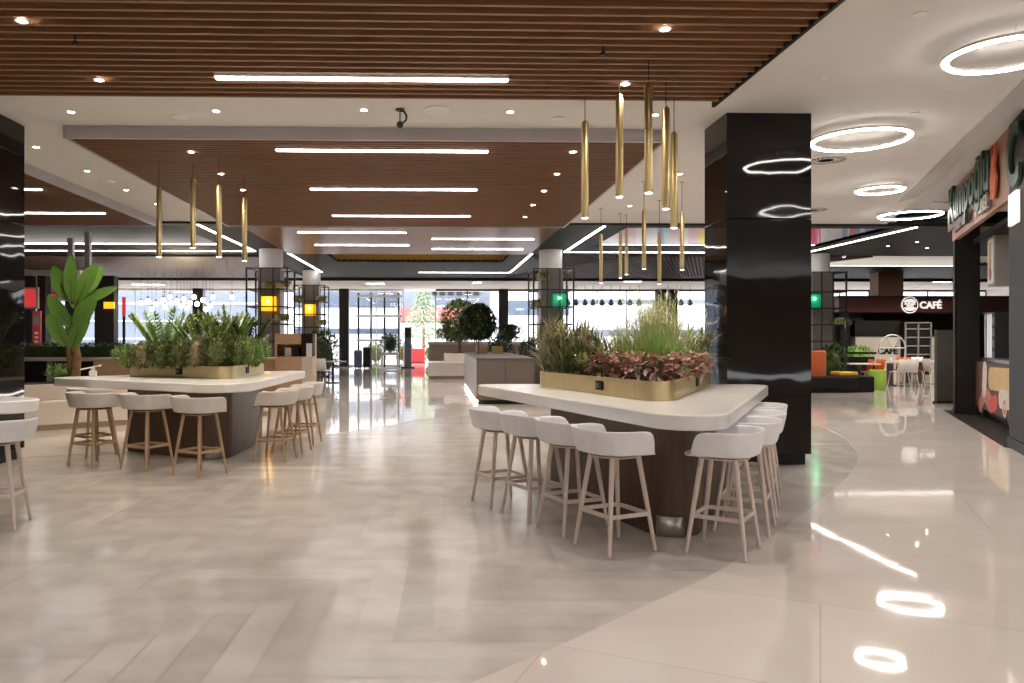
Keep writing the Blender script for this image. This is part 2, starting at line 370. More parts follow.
def coffer(h, top, mside, mfar, mtop):
    x0, x1, y0, y1 = h; b = MB(); z0 = ZS + .001; t = .05
    b.b2(x0 - t, x0, y0, y1, z0, top); b.b2(x1, x1 + t, y0, y1, z0, top); b.b2(x0 - t, x1 + t, y0 - t, y0, z0, top)
    o = struct(b.build('ceiling_coffer', mside, smooth=False))
    MB().b2(x0 - t, x1 + t, y1, y1 + t, z0, top).build('far_face', mfar, o, smooth=False)
    MB().b2(x0 - t, x1 + t, y0 - t, y1 + t, top, top + t).build('lid', mtop, o, smooth=False); return o
coffer(holes[0], 4.95, 'metalgrey', 'metalgrey', 'soffit')
coffer(holes[1], 4.95, 'mural', 'mural', 'mural')
coffer(holes[2], 4.6, 'goldpanel', 'goldpanel', 'goldpanel')
coffer(holes[3], 4.9, 'ceil', 'ceil', 'ceil')
struct(MB().b2(-4.4, 2.92, 17.62, 23.4, ZS - .05, ZS - .002).build('ceiling_timber', 'gloss', smooth=False))
struct(MB().b2(-15, -5.4, 24.2, 32.6, ZS - .06, ZS - .002).build('ceiling_mesh', 'bronze', smooth=False))
lat = MB()
for i in range(60):
    for sgn in (1, -1):
        lat.box((4.6 + i * .13, 28.2, ZS - .03), (.02, 9.2, .05), rz=sgn * R(20))
struct(lat.build('ceiling_mesh', 'bronze', smooth=False))
slab_holes('ceiling_far', 'ceil', -30, 30, 33.45, 43, ZS, ZS + .08, [])
struct(MB().b2(-30, 30, 33.3, 33.44, ZS - .12, ZS + .3).build('trim_2', 'dark', smooth=False))
# walls
struct(MB().b2(-30, 30, -16.2, -16, 0, 5.2).build('wall_back', 'walnut', smooth=False))
struct(MB().b2(-30.2, -30, -16, 43, 0, 5.2).build('wall_left', 'ceil', smooth=False))
struct(MB().b2(30, 30.2, -16, 43, 0, 5.2).build('wall_right', 'ceil', smooth=False))
# black gloss columns
def gloss_column(name, x0, x1, y0, y1):
    o = struct(MB().b2(x0, x1, y0, y1, .13, 2.90).build(name, 'black_gloss', bevel=.006))
    MB().b2(x0, x1, y0, y1, 2.908, ZC).build('upper_panel', 'black_gloss', o, bevel=.006)
    MB().b2(x0 + .05, x1 - .05, y0 + .05, y1 - .05, 0, .13).build('plinth', 'dark', o)
    return o
gloss_column('column', 3.44, 4.45, 8.94, 9.68)
gloss_column('column', -6.2, -5.12, 8.72, 9.75)
# round-topped columns with shelving further back, dark facade columns
def round_column(x, y, r, top=ZS):
    o = struct(MB().lathe([(r, 3.5), (r, top)], 28, (x, y, 0)).build('column', 'white'))
    MB().b2(x - r * .95, x + r * .95, y - r * .95, y + r * .95, 0, 3.5).build('cladding', 'clad', o)
    return o
RC = [(-4.78, 22.7, .34), (-4.72, 29.8, .34), (3.46, 22.7, .34), (11.95, 23.6, .34)]
for x, y, r in RC: round_column(x, y, r)
for x, w in ((-19, .5), (-12.4, .5), (-4.75, .48), (3.7, .48), (12.15, .5), (12.78, .42), (20, .5)):
    struct(MB().b2(x - w / 2, x + w / 2, 40.6, 41.1, 0, ZS).build('column', 'dark'))
struct(MB().b2(17.5, 18.5, 29.8, 30.4, 0, ZS).build('column', 'copper'))
# glazed facade, one window per bay
WN = 0
for x0, x1 in ((-29.9, -19.25), (-18.75, -12.65), (-12.15, -5.0), (-4.5, -1.6), (.1, 3.46), (3.94, 11.9), (13.0, 19.75), (20.25, 29.9)):
    WN += 1; w = struct(MB().b2(x0, x1, 40.83, 40.845, .08, 4.0).build('window_%d' % WN, 'glass', smooth=False))
    f = MB(); f.b2(x0, x1, 40.8, 40.88, 0, .08); f.b2(x0, x1, 40.8, 40.88, 4.0, ZS); n = max(1, round((x1 - x0) / 1.5))
    for i in range(n + 1): x = x0 + (x1 - x0) * i / n; f.b2(x - .02, x + .02, 40.8, 40.88, .08, 4.0)
    f.build('frame', 'black' if x0 > -1 else 'white', w, smooth=False)
# outside ground
struct(MB().b2(-60, 60, 43, 90, -.12, -.06).build('pavement', 'pave', smooth=False))
# ================================================================== LIGHTING
W = bpy.data.worlds.new('world'); S.world = W; W.use_nodes = True
W.node_tree.nodes['Background'].inputs[0].default_value = (.93, .96, 1, 1); W.node_tree.nodes['Background'].inputs[1].default_value = 2.6
S.view_settings.view_transform = 'Standard'; S.view_settings.look = 'None'; S.view_settings.gamma = 1; S.view_settings.use_curve_mapping = False
S.view_settings.exposure = 1.28
S.cycles.use_denoising = True; S.cycles.max_bounces = 8; S.cycles.diffuse_bounces = 4; S.cycles.glossy_bounces = 4; S.cycles.transparent_max_bounces = 12
S.cycles.sample_clamp_indirect = 4; S.cycles.caustics_reflective = False; S.cycles.caustics_refractive = False

# linear strip lights -------------------------------------------------
def strip(p0, p1, w, label, group, z, hous=.05, m='led', lum=0):
    p0 = V(p0[:2]); p1 = V(p1[:2]); L = (p1 - p0).length; c = (p0 + p1) / 2; a = math.atan2(p1.y - p0.y, p1.x - p0.x)
    t = thing('strip_light', label, 'ceiling light', (c.x, c.y, z), a, group)
    if hous > .001: MB().box((0, 0, hous / 2 + .012), (L + .02, w + .02, hous)).build('housing', 'white', t, smooth=False)
    MB().box((0, 0, .006), (L, w, .012)).build('diffuser', m, t, smooth=False)
    return t
def hstrip(xa, xb, y, z, w, label, group, **k):
    a = P(xa, y, z); b = P(xb, y, z); Y = (a.y + b.y) / 2; return strip((a.x, Y), (b.x, Y), w, label, group, z, **k)
hstrip(217, 508, 80, 3.985, .066, 'long white strip light in the near timber slat ceiling', 'strip lights in the timber slat ceilings', lum=60)
for k, y in enumerate((4.2, 1.6, -1.2, -4.2)): strip((-2.6, y), (.4, y), .066, 'added fill strip light out of view above or behind the camera', 'added fill strips above and behind the camera', 3.985)  # out-of-view strips added to light the stool backs
for k, y in enumerate((-8, -10.5, -13)): strip((-6, y), (6, y), .12, 'added fill strip light out of view far behind the camera', 'added fill strips far behind the camera', ZC - .085)  # more unseen strips, added as fill from the camera side
G2 = 'strip lights in the timber slat ceilings'
for xa, xb, y, l in ((277, 488, 151.5, 'nearest strip light in the framed middle slat ceiling'), (311, 477, 190, 'second strip light back in the framed middle slat ceiling'), (333, 470, 216.5, 'third strip light back in the framed middle slat ceiling')):
    hstrip(xa, xb, y, 3.985, .08, l, G2, lum=45)
hstrip(24, 41, 190, 3.985, .08, 'short visible end of strip light beside black column in left slat ceiling', G2)
hstrip(12, 104, 213.5, 3.985, .08, 'farther strip light in the left slat ceiling above banana plant', G2, lum=20)
for xa, xb, y, l in ((298, 406, 233, 'left strip light on the polished timber ceiling, nearer one'), (315, 409, 245.5, 'left strip light on the polished timber ceiling, farther one'), (432, 546, 227, 'right strip light on the polished timber ceiling, nearest'), (432, 534, 239.5, 'right strip light on the polished timber ceiling, middle one'), (432, 523, 249.5, 'right strip light on the polished timber ceiling, farthest')):
    hstrip(xa, xb, y, ZS - .065, .07, l, 'strip lights on the polished timber ceiling', lum=15)
G3 = 'light lines edging the grey soffit'
strip((-5.4, 17.7), (-5.35, 23.1), .065, 'light line running back along left edge of grey soffit, nearer length', G3, ZS - .015, m='ledc', hous=.002)
strip((-28, 23.1), (-5.35, 23.1), .065, 'light line across the grey soffit above the banana plant', G3, ZS - .015, m='ledc', hous=.002)
strip((3.95, 17.7), (3.95, 23.1), .065, 'light line running back beside the colourful coffer, left side', G3, ZS - .015, m='ledc', hous=.002)
strip((3.95, 23.1), (11.3, 23.1), .065, 'light line across the soffit below the colourful mural', G3, ZS - .015, m='ledc', hous=.002)
strip((11.3, 17.7), (11.3, 23.1), .065, 'light line running back from white ceiling right of black column', G3, ZS - .015, m='ledc', hous=.002)
strip((-4.45, 23.6), (-4.42, 30.4), .065, 'light line running back between the two shelved columns', G3, ZS - .015, m='ledc', hous=.002)
strip((3.02, 23.6), (3.02, 30.4), .065, 'light line running back beside gold ceiling tray, right side', G3, ZS - .015, m='ledc', hous=.002)
strip((-.6, 30.4), (3.02, 30.4), .065, 'light line across the dark soffit beyond the gold ceiling tray', G3, ZS - .015, m='ledc', hous=.002)
strip((-28, 21.75), (-6.1, 21.75), .16, 'glowing cove light along the grey metal ceiling recess', 'cove lights', ZS + .03, m='ledc', hous=0)
strip((4.7, 21.55), (10.8, 21.55), .12, 'glowing cove light at the foot of the colourful mural', 'cove lights', ZS + .03, m='cove', hous=0)
strip((12.9, 27.6), (19.4, 27.6), .14, 'glowing cove light in the white ceiling recess above the kiosk', 'cove lights', ZS + .03, m='cove', hous=0)
for xa, xb, y, l in ((367, 384, 284, 'small light panel in far ceiling left of the pale tree'), (473, 481, 283, 'small square light panel in far ceiling above the topiary tree'), (625, 642, 281.5, 'small light panel in far ceiling behind the brass pendants'), (936, 952, 282, 'small light panel in far ceiling above the kiosk'), (134, 163, 295 - 10, 'small light panel in far ceiling over the festoon bulbs')):
    hstrip(xa, xb, y, ZS - .015, .5, l, 'light panels in the far ceiling', lum=30)
# ring lights
def ring_parts(t, r, z):
    MB().torus((0, 0, 0), r, .027).build('light_ring', 'ring', t)
    n = 48; b = MB(); vs = []
    for i in range(n):
        a = 2 * pi * i / n
        for k in range(7): q = R(-12 + 34 * k); vs.append(((r + .031 * cos(q)) * cos(a), (r + .031 * cos(q)) * sin(a), .031 * sin(q)))
    b.add(vs, [(i * 7 + k, ((i + 1) % n) * 7 + k, ((i + 1) % n) * 7 + k + 1, i * 7 + k + 1) for i in range(n) for k in range(6)]); b.build('housing', 'white', t)
    b = MB()
    for k in range(3): b.tube((r * cos(k * 2.1), r * sin(k * 2.1), .03), (r * cos(k * 2.1), r * sin(k * 2.1), ZC - z - .002), .003, n=6)
    b.build('cable', 'white', t)
def ring(px, py, r, z, label):
    c = P(px, py, z); t = thing('ring_light', label, 'ring light', c, 0, 'round ring lights on the white ceiling'); ring_parts(t, r, z)
ring(1006, 54, .46, 4.03, 'large glowing ring light nearest the camera, at the upper right corner')
ring(860, 139.5, .565, 4.06, 'glowing ring light just right of the big black column top')
ring(880, 190, .36, 4.06, 'small glowing ring light, the smallest of the ceiling rings')
ring(910, 215, .575, 4.08, 'glowing ring light farthest back, nearest to shop sign')
for x, y in ((7.2, 2.5), (6.0, -1.5), (7.5, -5), (9.5, -9)):  # unseen rings added to help light the hall
    t = thing('ring_light', 'added ring light out of view behind the camera', 'ring light', (x, y, 4.06), 0, 'added ring lights behind the camera')
    ring_parts(t, .56, 4.06)
# downlights, then added fill spots without fittings
DL = None
def downlight(px, py, z, label, en=0, r=.05):
    global DL
    c = P(px, py, z)
    if DL is None:
        DL = thing('downlight', label, 'downlight', c, 0, 'recessed ceiling downlights')
        MB().lathe([(.034, .0), (.05, -.006), (.058, .0)], 20).build('bezel', 'white', DL)
        MB().lathe([(.0001, -.004), (.036, -.004), (.036, .0)], 20).build('lens', 'spot', DL)
    else: dup(DL, c, 0, label)
    if en: lamp('SPOT', (c.x, c.y, z - .03), en, (1, .86, .68), .06, cone=R(105))
dl = [(22, 21, 3.99, 'left corner of near slat ceiling, closest to the camera'), (99, 80, 3.99, 'near slat ceiling left of the long strip light'), (665, 29, 3.99, 'near slat ceiling above the tallest brass pendant'), (625, 84, 3.99, 'near slat ceiling right of the long strip light'),
      (71, 112, ZC, 'white ceiling band, left of the slat frame corner'), (216, 111, ZC, 'white ceiling band below left end of long strip light'), (364, 110, ZC, 'white ceiling band left of the security camera'), (510, 112, ZC, 'white ceiling band below right end of long strip light'), (655, 115, ZC, 'white ceiling band behind the brass pendants'),
      (36, 147, ZC, 'white strip at left, first from the black column'), (87, 171, ZC, 'white strip at left, second from the black column'), (126, 190, ZC, 'white strip at left, third from the black column'), (157, 204, ZC, 'white strip at left behind the leftmost brass pendant'),
      (680, 174, ZC, 'white ceiling beside the canopy of a far pendant'), (630, 206, ZC, 'white ceiling at edge of the middle slats, above far pendants'),
      (191, 152, 3.99, 'left part of the framed middle slat ceiling'), (573, 152, 3.99, 'framed middle slats, right side nearest the frame'), (557, 174, 3.99, 'framed middle slats, right side second back'), (544, 191, 3.99, 'framed middle slats, right side third back'), (533, 205, 3.99, 'framed middle slats, right side fourth back'), (525, 217, 3.99, 'framed middle slats, right side fifth back'), (221, 174, 3.99, 'framed middle slats behind the third brass pendant at left'), (243, 190, 3.99, 'framed middle slats above the shortest-hung left pendant'),
      (888, 246, ZS, 'grey soffit above the kiosk, leftmost of three'), (917, 242, ZS, 'grey soffit above the kiosk, middle of three'), (927, 248, ZS, 'grey soffit above the kiosk, rightmost of three'), (517, 238, ZS, 'grey soffit left of the slanting light line, upper'), ]
for x, y, z, l in dl: downlight(x, y, z, 'small round downlight in ' + l if 'white' in l.split()[0:1] or 1 else l, en=42 if y < 225 else 20)
for x, y in ((-3, 19), (0, 19), (-2.5, 22.5), (1, 22.5), (-3, 27.5), (0, 28), (2, 27.5), (-1, 13.5), (1, 15)): lamp('SPOT', (x, y, 3.95), 85, (1, .92, .83), .08, cone=R(115))  # fixtureless spots added to brighten the aisle floor
for x, y in ((6, 10.5), (8, 13.5), (9.3, 16.5), (6.5, 15.5)): lamp('SPOT', (x, y, 4.1), 70, (1, .92, .83), .08, cone=R(120))  # added spots lift the right mid-floor, no fittings there
for x in (15, 16.5, 18): lamp('SPOT', (x, 23.4, 4.05), 130, (1, .92, .83), .08, (R(38), 0, 0), cone=R(70))  # tilted spots added to brighten the kiosk counter
for x, y in ((12, 20), (14.5, 20.5), (17, 22.5), (13, 24), (12, 14)): lamp('SPOT', (x, y, 4.08 if y > 17 else 4.4), 110, (1, .92, .82), .08, cone=R(120))  # extra spots added to brighten the seating by the kiosk
for x, y in ((-3, 5), (1.5, 5.2), (5, 3), (-6, 3), (-2, 2), (2, 1), (7, 7), (0, -2), (-5, -2), (4, -3), (9, 11), (6.5, 13), (-8, 6), (-8, 12), (7, 10)):  # added overhead fill without fittings, strongest around and behind the camera
    lamp('SPOT', (x, y, 3.97 if x < 3 and y < 8 else 4.1), 75 if y < 4 else 45, (1, .91, .80), .08, cone=R(115))
# speakers, sensors, vents
def disc(px, py, r, label, name='ceiling_speaker', cat='ceiling speaker', z=ZC):
    c = P(px, py, z); t = thing(name, label, cat, c)
    MB().lathe([(r, 0), (r, -.008), (r * .93, -.012)], 24).build('rim', 'white', t); MB().lathe([(.0001, -.009), (r * .92, -.009), (r * .92, -.002)], 24).build('grille', 'disc', t)
disc(179, 117, .1, 'flat round grey speaker in white band, left of centre'); disc(437, 110, .16, 'flat round grey speaker in white band right of the security camera'); disc(107, 181, .14, 'flat round grey speaker in white strip beside left slats')
disc(558, 118, .07, 'small pale round ceiling disc left of the brass pendants', 'smoke_detector', 'smoke detector'); disc(920, 13, .05, 'tiny sensor dot on white ceiling near top right', 'smoke_detector', 'smoke detector'); disc(824, 77, .03, 'tiny sensor dot on white ceiling above the column ring light', 'smoke_detector', 'smoke detector'); disc(915, 113, .045, 'tiny sensor dot on white ceiling between the two large rings', 'smoke_detector', 'smoke detector')
for px, py, l in ((75, 42, 'dark sensor hanging from near slats at the left'), (603, 52, 'dark sensor hanging from near slats above the brass pendants')):
    t = thing('sensor', l, 'sensor', P(px, py, 3.97)); MB().lathe([(.0001, -.03), (.02, -.03), (.025, -.005), (.025, .0)], 14).build('housing', 'black', t); MB().tube((0, 0, 0), (0, 0, .06), .008).build('rod', 'black', t)
def vent(px, py, r, label):
    c = P(px, py, ZC); t = thing('ceiling_vent', label, 'vent', c); MB().lathe([(r, 0), (r, -.012), (r * .95, -.012), (r * .95, 0)], 32).build('rim', 'ceil', t); MB().lathe([(.0001, -.001), (r * .95, -.001)], 32).build('backing', 'dark', t)
    s = MB()
    for k in range(20):
        a = 2 * pi * k / 20; s.box((r * .62 * cos(a), r * .62 * sin(a), -.008), (r * .62, .022, .004), rz=a + .6)
    s.build('swirl_vanes', 'ceil', t, smooth=False)
vent(826, 160, .28, 'round swirl air vent just below the column ring light'); vent(812, 210, .30, 'round swirl air vent farther back right of black column')
for k, (x0, x1, y) in enumerate(((932, 954, 202), (944, 954, 217))):
    a = P(x0, y, ZC); b_ = P(x1, y, ZC); t = MB().b2(a.x, b_.x, a.y - .06, a.y + .06, ZC - .012, ZC - .002).build('slot_vent', 'grille', smooth=False); tag(t, ('dark slot vent in white ceiling left of shop sign, nearer one', 'dark slot vent in white ceiling left of shop sign, farther one')[k], 'vent')
# security camera on its bracket
c = P(400, 109, ZC); t = thing('security_camera', 'black dome security camera on a bracket under white ceiling band', 'camera', c)
MB().lathe([(.05, 0), (.05, -.02), (.0001, -.02)][::-1], 16).build('mount', 'black', t); MB().path([(0.0, 0, -.02), (.05, 0, -.03), (.075, 0, -.08), (.07, 0, -.13), (.02, 0, -.17)], .012).build('bracket', 'black', t)
MB().tube((0, 0, 0), (0, 0, -.16), .008).build('rod', 'black', t); MB().sphere((0, 0, -.18), .04, 10).build('dome', 'black', t)
# ================================================================== TABLES
def table(name, pts, rads, ztop, label, left_cut, ped_inset, ped_r, guard_ang):
    t = thing(name, label, 'table', (0, 0, 0))
    c = V((sum(p[0] for p in pts) / len(pts), sum(p[1] for p in pts) / len(pts), 0)); t.location = c
    lp = [(p[0] - c.x, p[1] - c.y) for p in pts]
    MB().prism(round_poly(lp, rads, 10), ztop - .11, ztop).build('tabletop', 'white_top', t, bevel=.012)
    ip = left_cut([(p[0] + c.x, p[1] + c.y) for p in inset(lp, ped_inset)]); ip = [(p[0] - c.x, p[1] - c.y) for p in ip]
    pr = round_poly(ip, ped_r, 10)
    MB().prism(pr, .0, ztop - .111).build('pedestal', 'walnut', t)
    gp = round_poly([(p[0], p[1]) for p in inset(ip, -.006)], [r + .006 for r in ped_r], 10)
    n = len(gp); near = guard_ang * 11; idx = range(near + 2, near + 7)
    g = MB(); vs = []
    for i in idx: vs += [(gp[i][0], gp[i][1], .0), (gp[i][0], gp[i][1], .15)]
    g.add(vs, [(2 * k, 2 * k + 2, 2 * k + 3, 2 * k + 1) for k in range(4)]); o = g.build('corner_guard', 'steel', t)
    s = o.modifiers.new('thick', 'SOLIDIFY'); s.thickness = .006; s.offset = 1
    return t
# right table
NR, LR, RR = V((1.62, 4.76)), V((.20, 8.78)), V((3.60, 8.74))
def w2(p): q = FW * p[1] + RT * p[0]; return (q.x, q.y)
ptsR = [w2(NR), w2(RR), w2(LR)]
def cutR(ip):
    n, r, l = [V(p) for p in ip]
    return [tuple(n), tuple(n + (r - n) * .78), tuple(n + (l - n) * .68)]
tR = table('bar_table', ptsR, [.30, .2, .16], .975, 'white triangular bar table with brown base beside the black column', cutR, .27, [.22, .2, .04], 0)
# left table
ptsL = [w2((-2.46, 8.72)), w2((-2.42, 12.9)), w2((-5.65, 10.55))]
def cutL(ip):
    n, r, l = [V(p) for p in ip]
    return [tuple(n), tuple(n + (r - n) * .80), tuple(n + (l - n) * .72)]
tL = table('bar_table', ptsL, [.42, .22, .20], .96, 'white triangular bar table with brown base in front of the wooden counter', cutL, .36, [.25, .2, .04], 0)
# table at the left edge of the picture
ptsE = [w2((-3.36, 6.74)), w2((-6.3, 8.2)), w2((-7.5, 7.0)), w2((-6.6, 5.4))]
def cutE(ip): return ip
tE = table('bar_table', ptsE, [.22, .3, .3, .3], .96, 'white bar table cut off by left edge, standing before the black column', cutE, .62, [.12, .2, .2, .2], 0)

# ================================================================== STOOLS
def shell_bm():
    b = MB(); A, B, N = .268, .235, 44; z0 = .690
    def outline(th, s=1.0, o=0):
        # th measured from the back (-Y)
        c, k = sin(th), -cos(th); e = .72
        x = math.copysign(abs(c) ** e, c) * (A * s + o); y = math.copysign(abs(k) ** e, k) * (B * s + o)
        return x, y
    def wall(th):
        a = abs((th + pi) % (2 * pi) - pi) / pi * 180
        t = min(1, max(0, (122 - a) / 24)); return .172 * (1 - (1 - t) ** 2.2)
    rows = []
    for s in (.0, .35, .7, .9, 1.0):
        r = []
        for i in range(N):
            th = 2 * pi * i / N; x, y = outline(th, s)
            front = max(0, y / B)
            z = z0 - .016 * (1 - s * s) + (-.012 * front * s ** 3)
            r.append((x, y, z))
        rows.append(r)
    for k in (1, 2, 3, 4, 5):
        r = []
        for i in range(N):
            th = 2 * pi * i / N; h = wall(th); f = k / 5
            x, y = outline(th, 1, .010 * sin(f * pi / 2) + .028 * f * h / .172)
            z = z0 + h * f + (-.012 * max(0, y / B))
            r.append((x, y, z))
        rows.append(r)
    vs = [(0, 0, z0 - .016)] + [p for r in rows[1:] for p in r]
    fs = [(0, 1 + i, 1 + (i + 1) % N) for i in range(N)]
    for j in range(len(rows) - 2):
        for i in range(N): fs.append((1 + j * N + i, 1 + (j + 1) * N + i, 1 + (j + 1) * N + (i + 1) % N, 1 + j * N + (i + 1) % N))
    return b.add(vs, fs)
def make_stool(shell_m, leg_m, label, loc, rz, group):
    t = thing('bar_stool', label, 'bar stool', loc, rz, group)
    s = shell_bm().build('seat_shell', shell_m, t)
    md = s.modifiers.new('thick', 'SOLIDIFY'); md.thickness = .012; md.offset = -1
    md = s.modifiers.new('sub', 'SUBSURF'); md.levels = 1; md.render_levels = 1
    MB().lathe([(.0001, .654), (.15, .654), (.18, .660), (.18, .668), (.0001, .668)], 28).build('seat_plate', leg_m, t)
    foot = {}
    for sx in (-1, 1):
        for sy in (-1, 1):
            top = V((sx * .125, sy * .115, .662)); bot = V((sx * .205, sy * .20, 0)); foot[sx, sy] = (top, bot)
            MB().tube(bot, bot + (top - bot) * .55, .0125, .0175, 14).tube(bot + (top - bot) * .55, top, .0175, .019, 14).build('leg', leg_m, t)
    zr = .26
    def at(k): a, c = foot[k]; return c + (a - c) * (zr / .662)
    for k1, k2, dz in (((-1, -1), (1, -1), 0), ((-1, 1), (1, 1), 0), ((-1, -1), (-1, 1), .0), ((1, -1), (1, 1), .0)):
        p, q = at(k1) + V((0, 0, dz)), at(k2) + V((0, 0, dz)); d = q - p
        MB().box((p + q) / 2, (d.length, .017, .030), rz=math.atan2(d.y, d.x)).build('stretcher', leg_m, t, bevel=.004)
    return t
def cw(x, y): q = FW * y + RT * x; return V((q.x, q.y, 0))
GR = 'bar stools around the right table'; GL = 'bar stools around the left table'
def face(x): return R(x) - YAW     # angle from hall axis, clockwise positive -> negative rotation
stR = [(1.15, 5.51, -64, 'nearest white stool on the left side of the right table, tucked by its corner'),
       (.93, 6.02, -68, 'second white stool from the corner, left side of the right table'),
       (.685, 6.53, -62, 'third white stool from the corner, left side of the right table'),
       (.43, 6.98, -68, 'farthest white stool on left side of right table, half behind the third'),
       (1.90, 5.42, 56, 'nearest white stool on the right side of right table, closest of all'),
       (2.29, 6.05, 62, 'second white stool along the right side of right table'),
       (2.60, 6.68, 64, 'third white stool along the right side of right table'),
       (2.92, 7.40, 64, 'farthest white stool on right table, in front of the black column')]
p0 = None
for x, y, a, l in stR:
    if p0 is None: p0 = make_stool('shell', 'ash', l, cw(x, y), R(a) - YAW, GR)
    else: dup(p0, cw(x, y), R(a) - YAW, l)
stL = [(-2.81, 8.49, -30, 'oak-legged stool at the front corner of left table, nearest'),
       (-3.55, 8.89, -27, 'oak-legged stool in the middle of left table front side'),
       (-4.27, 9.12, -25, 'third oak-legged stool from front corner, before cream planter bench'),
       (-4.62, 9.82, -35, 'oak-legged stool at left tip of left table, mostly hidden by another'),
       (-2.20, 9.45, 82, 'nearest oak-legged stool on the aisle side of left table'),
       (-2.14, 10.15, 84, 'middle oak-legged stool on the aisle side of left table'),
       (-2.14, 10.95, 84, 'farthest oak-legged stool on the aisle side of left table')]
p1 = None
for x, y, a, l in stL:
    if p1 is None: p1 = make_stool('shell_grey', 'oak', l, cw(x, y), R(a) - YAW, GL)
    else: dup(p1, cw(x, y), R(a) - YAW, l)
dup(p0, cw(-3.66, 6.12), R(12), 'white stool with pale legs cut off by the left picture edge', 'bar stools at the left-edge table')

# ================================================================== PLANTERS ON TABLES
def trough(name, pts, zt, h, label, sockets):
    c = V((sum(p[0] for p in pts) / 3, sum(p[1] for p in pts) / 3, zt + .0005)); t = thing(name, label, 'planter', c)
    lp = [(p[0] - c.x, p[1] - c.y) for p in pts]; o = round_poly(lp, [.16, .12, .12], 8); i_ = round_poly(inset(lp, .02), [.14, .10, .10], 8); n = len(o)
    vs = [(p[0], p[1], 0) for p in o] + [(p[0], p[1], h) for p in o] + [(p[0], p[1], h) for p in i_] + [(p[0], p[1], h - .05) for p in i_]; fs = [tuple(range(n))[::-1]]
    for k in range(3): fs += [(k * n + i, k * n + (i + 1) % n, (k + 1) * n + (i + 1) % n, (k + 1) * n + i) for i in range(n)]
    MB().add(vs, fs).build('trough', 'gold', t)
    MB().prism(round_poly(inset(lp, .021), [.14, .10, .10], 8), h - .06, h - .03).build('soil', 'soil', t)
    for (p, nrm) in sockets:
        rz = math.atan2(nrm[1], nrm[0]); d = V((nrm[0], nrm[1], 0)).normalized(); q = V((p[0] - c.x, p[1] - c.y, h * .52))
        s = MB().box(q + d * .005, (.012, .125, .085), rz=rz).build('power_socket', 'pil', t, bevel=.003)
        MB().box(q + d * .012 + V((-d.y, d.x, 0)) * .025, (.004, .035, .05), rz=rz).build('socket_insert', 'black', s)
        MB().box(q + d * .012 - V((-d.y, d.x, 0)) * .028, (.004, .045, .05), rz=rz).build('socket_insert', 'grey_unit', s)
    return t
ZR, ZL, HT = .975, .96, .165
tp = [P(668.5, 404, ZR), P(713, 383, ZR), P(536, 386, ZR)]
lft = (tp[2] - tp[0]); rgt = tp[1] - tp[0]
trough('planter_trough', tp, ZR, HT, 'triangular gold planter trough on the right bar table', [((tp[0] + lft * .44).to_2d(), (-(-lft.y), -lft.x) if False else (lft.y * -1, lft.x) if (V((lft.y * -1, lft.x)).dot(V((-1, -.5))) > 0) else (lft.y, -lft.x)), ((tp[0] + rgt * .55).to_2d(), (rgt.y, -rgt.x))])
tq = [P(228, 379.5, ZL), P(267, 372.8, ZL), P(120.5, 375.6, ZL)]
lf2 = tq[2] - tq[0]; rg2 = tq[1] - tq[0]
trough('planter_trough', tq, ZL, HT, 'triangular gold planter trough on the left bar table', [((tq[0] + lf2 * .43).to_2d(), (-lf2.y, lf2.x) if V((-lf2.y, lf2.x)).dot(V((0, -1))) > 0 else (lf2.y, -lf2.x)), ((tq[0] + rg2 * .45).to_2d(), (rg2.y, -rg2.x))])

# ================================================================== PLANTS
SOR, SOL = ZR + HT - .03, ZL + HT - .03
def uv3(): 
    while 1:
        v = V((rnd.uniform(-1, 1), rnd.uniform(-1, 1), rnd.uniform(-1, 1)))
        if .05 < v.length < 1: return v
def grass(name, label, loc, h, sp, n, m, w=.012, cat='plant', group=None, bend=.35, feather=0):
    t = thing(name, label, cat, loc, rnd.uniform(0, 6), group); b = MB(); st = MB()
    for i in range(n):
        a = rnd.uniform(0, 2 * pi); s = abs(rnd.gauss(0, .45)) * sp; p = V((cos(a), sin(a), 0)) * rnd.uniform(0, .06); L = h * rnd.uniform(.6, 1.05)
        d = V((cos(a) * s, sin(a) * s, 1)); b.leaf(p, d, L, w, bend * min(1, s + .2), 5, up=V((-sin(a + rnd.uniform(-1, 1)), cos(a), .1)).cross(d))
        if feather and i % feather == 0:
            q = p + d.normalized() * L * .98
            for k in range(7): b.leaf(q + V((0, 0, -.02 * k)), V((rnd.uniform(-1, 1), rnd.uniform(-1, 1), 1.3)), .07, .008, .2, 2)
    b.build('blades', m, t, smooth=False); MB().lathe([(.05, -.015), (.045, .03), (.0001, .04)], 10).build('root_clump', 'stem', t); return t
def strap(name, label, loc, h, n, m, w=.03, group=None, stems=3, lean=.9, bend=.35):
    t = thing(name, label, 'plant', loc, rnd.uniform(0, 6), group); b = MB(); s = MB()
    for k in range(stems):
        a0 = 2 * pi * k / stems; base = V((cos(a0), sin(a0), 0)) * .05; hh = h * rnd.uniform(.45, .65); tip = base * 2.4 + V((0, 0, hh)); s.tube(base - V((0, 0, .01)), tip, .009, .006, 7)
        for i in range(n // stems):
            f = rnd.uniform(.02, 1); p = base + (tip - base) * f; a = rnd.uniform(0, 2 * pi); e = rnd.uniform(.15, lean) * (1.35 - f * .5)
            b.leaf(p, V((cos(a) * e, sin(a) * e, 1)), h * rnd.uniform(.32, .52), w * rnd.uniform(.7, 1.1), bend, 5, taper=.7)
    b.build('foliage', m, t, smooth=False); s.build('stem', 'stem', t); return t
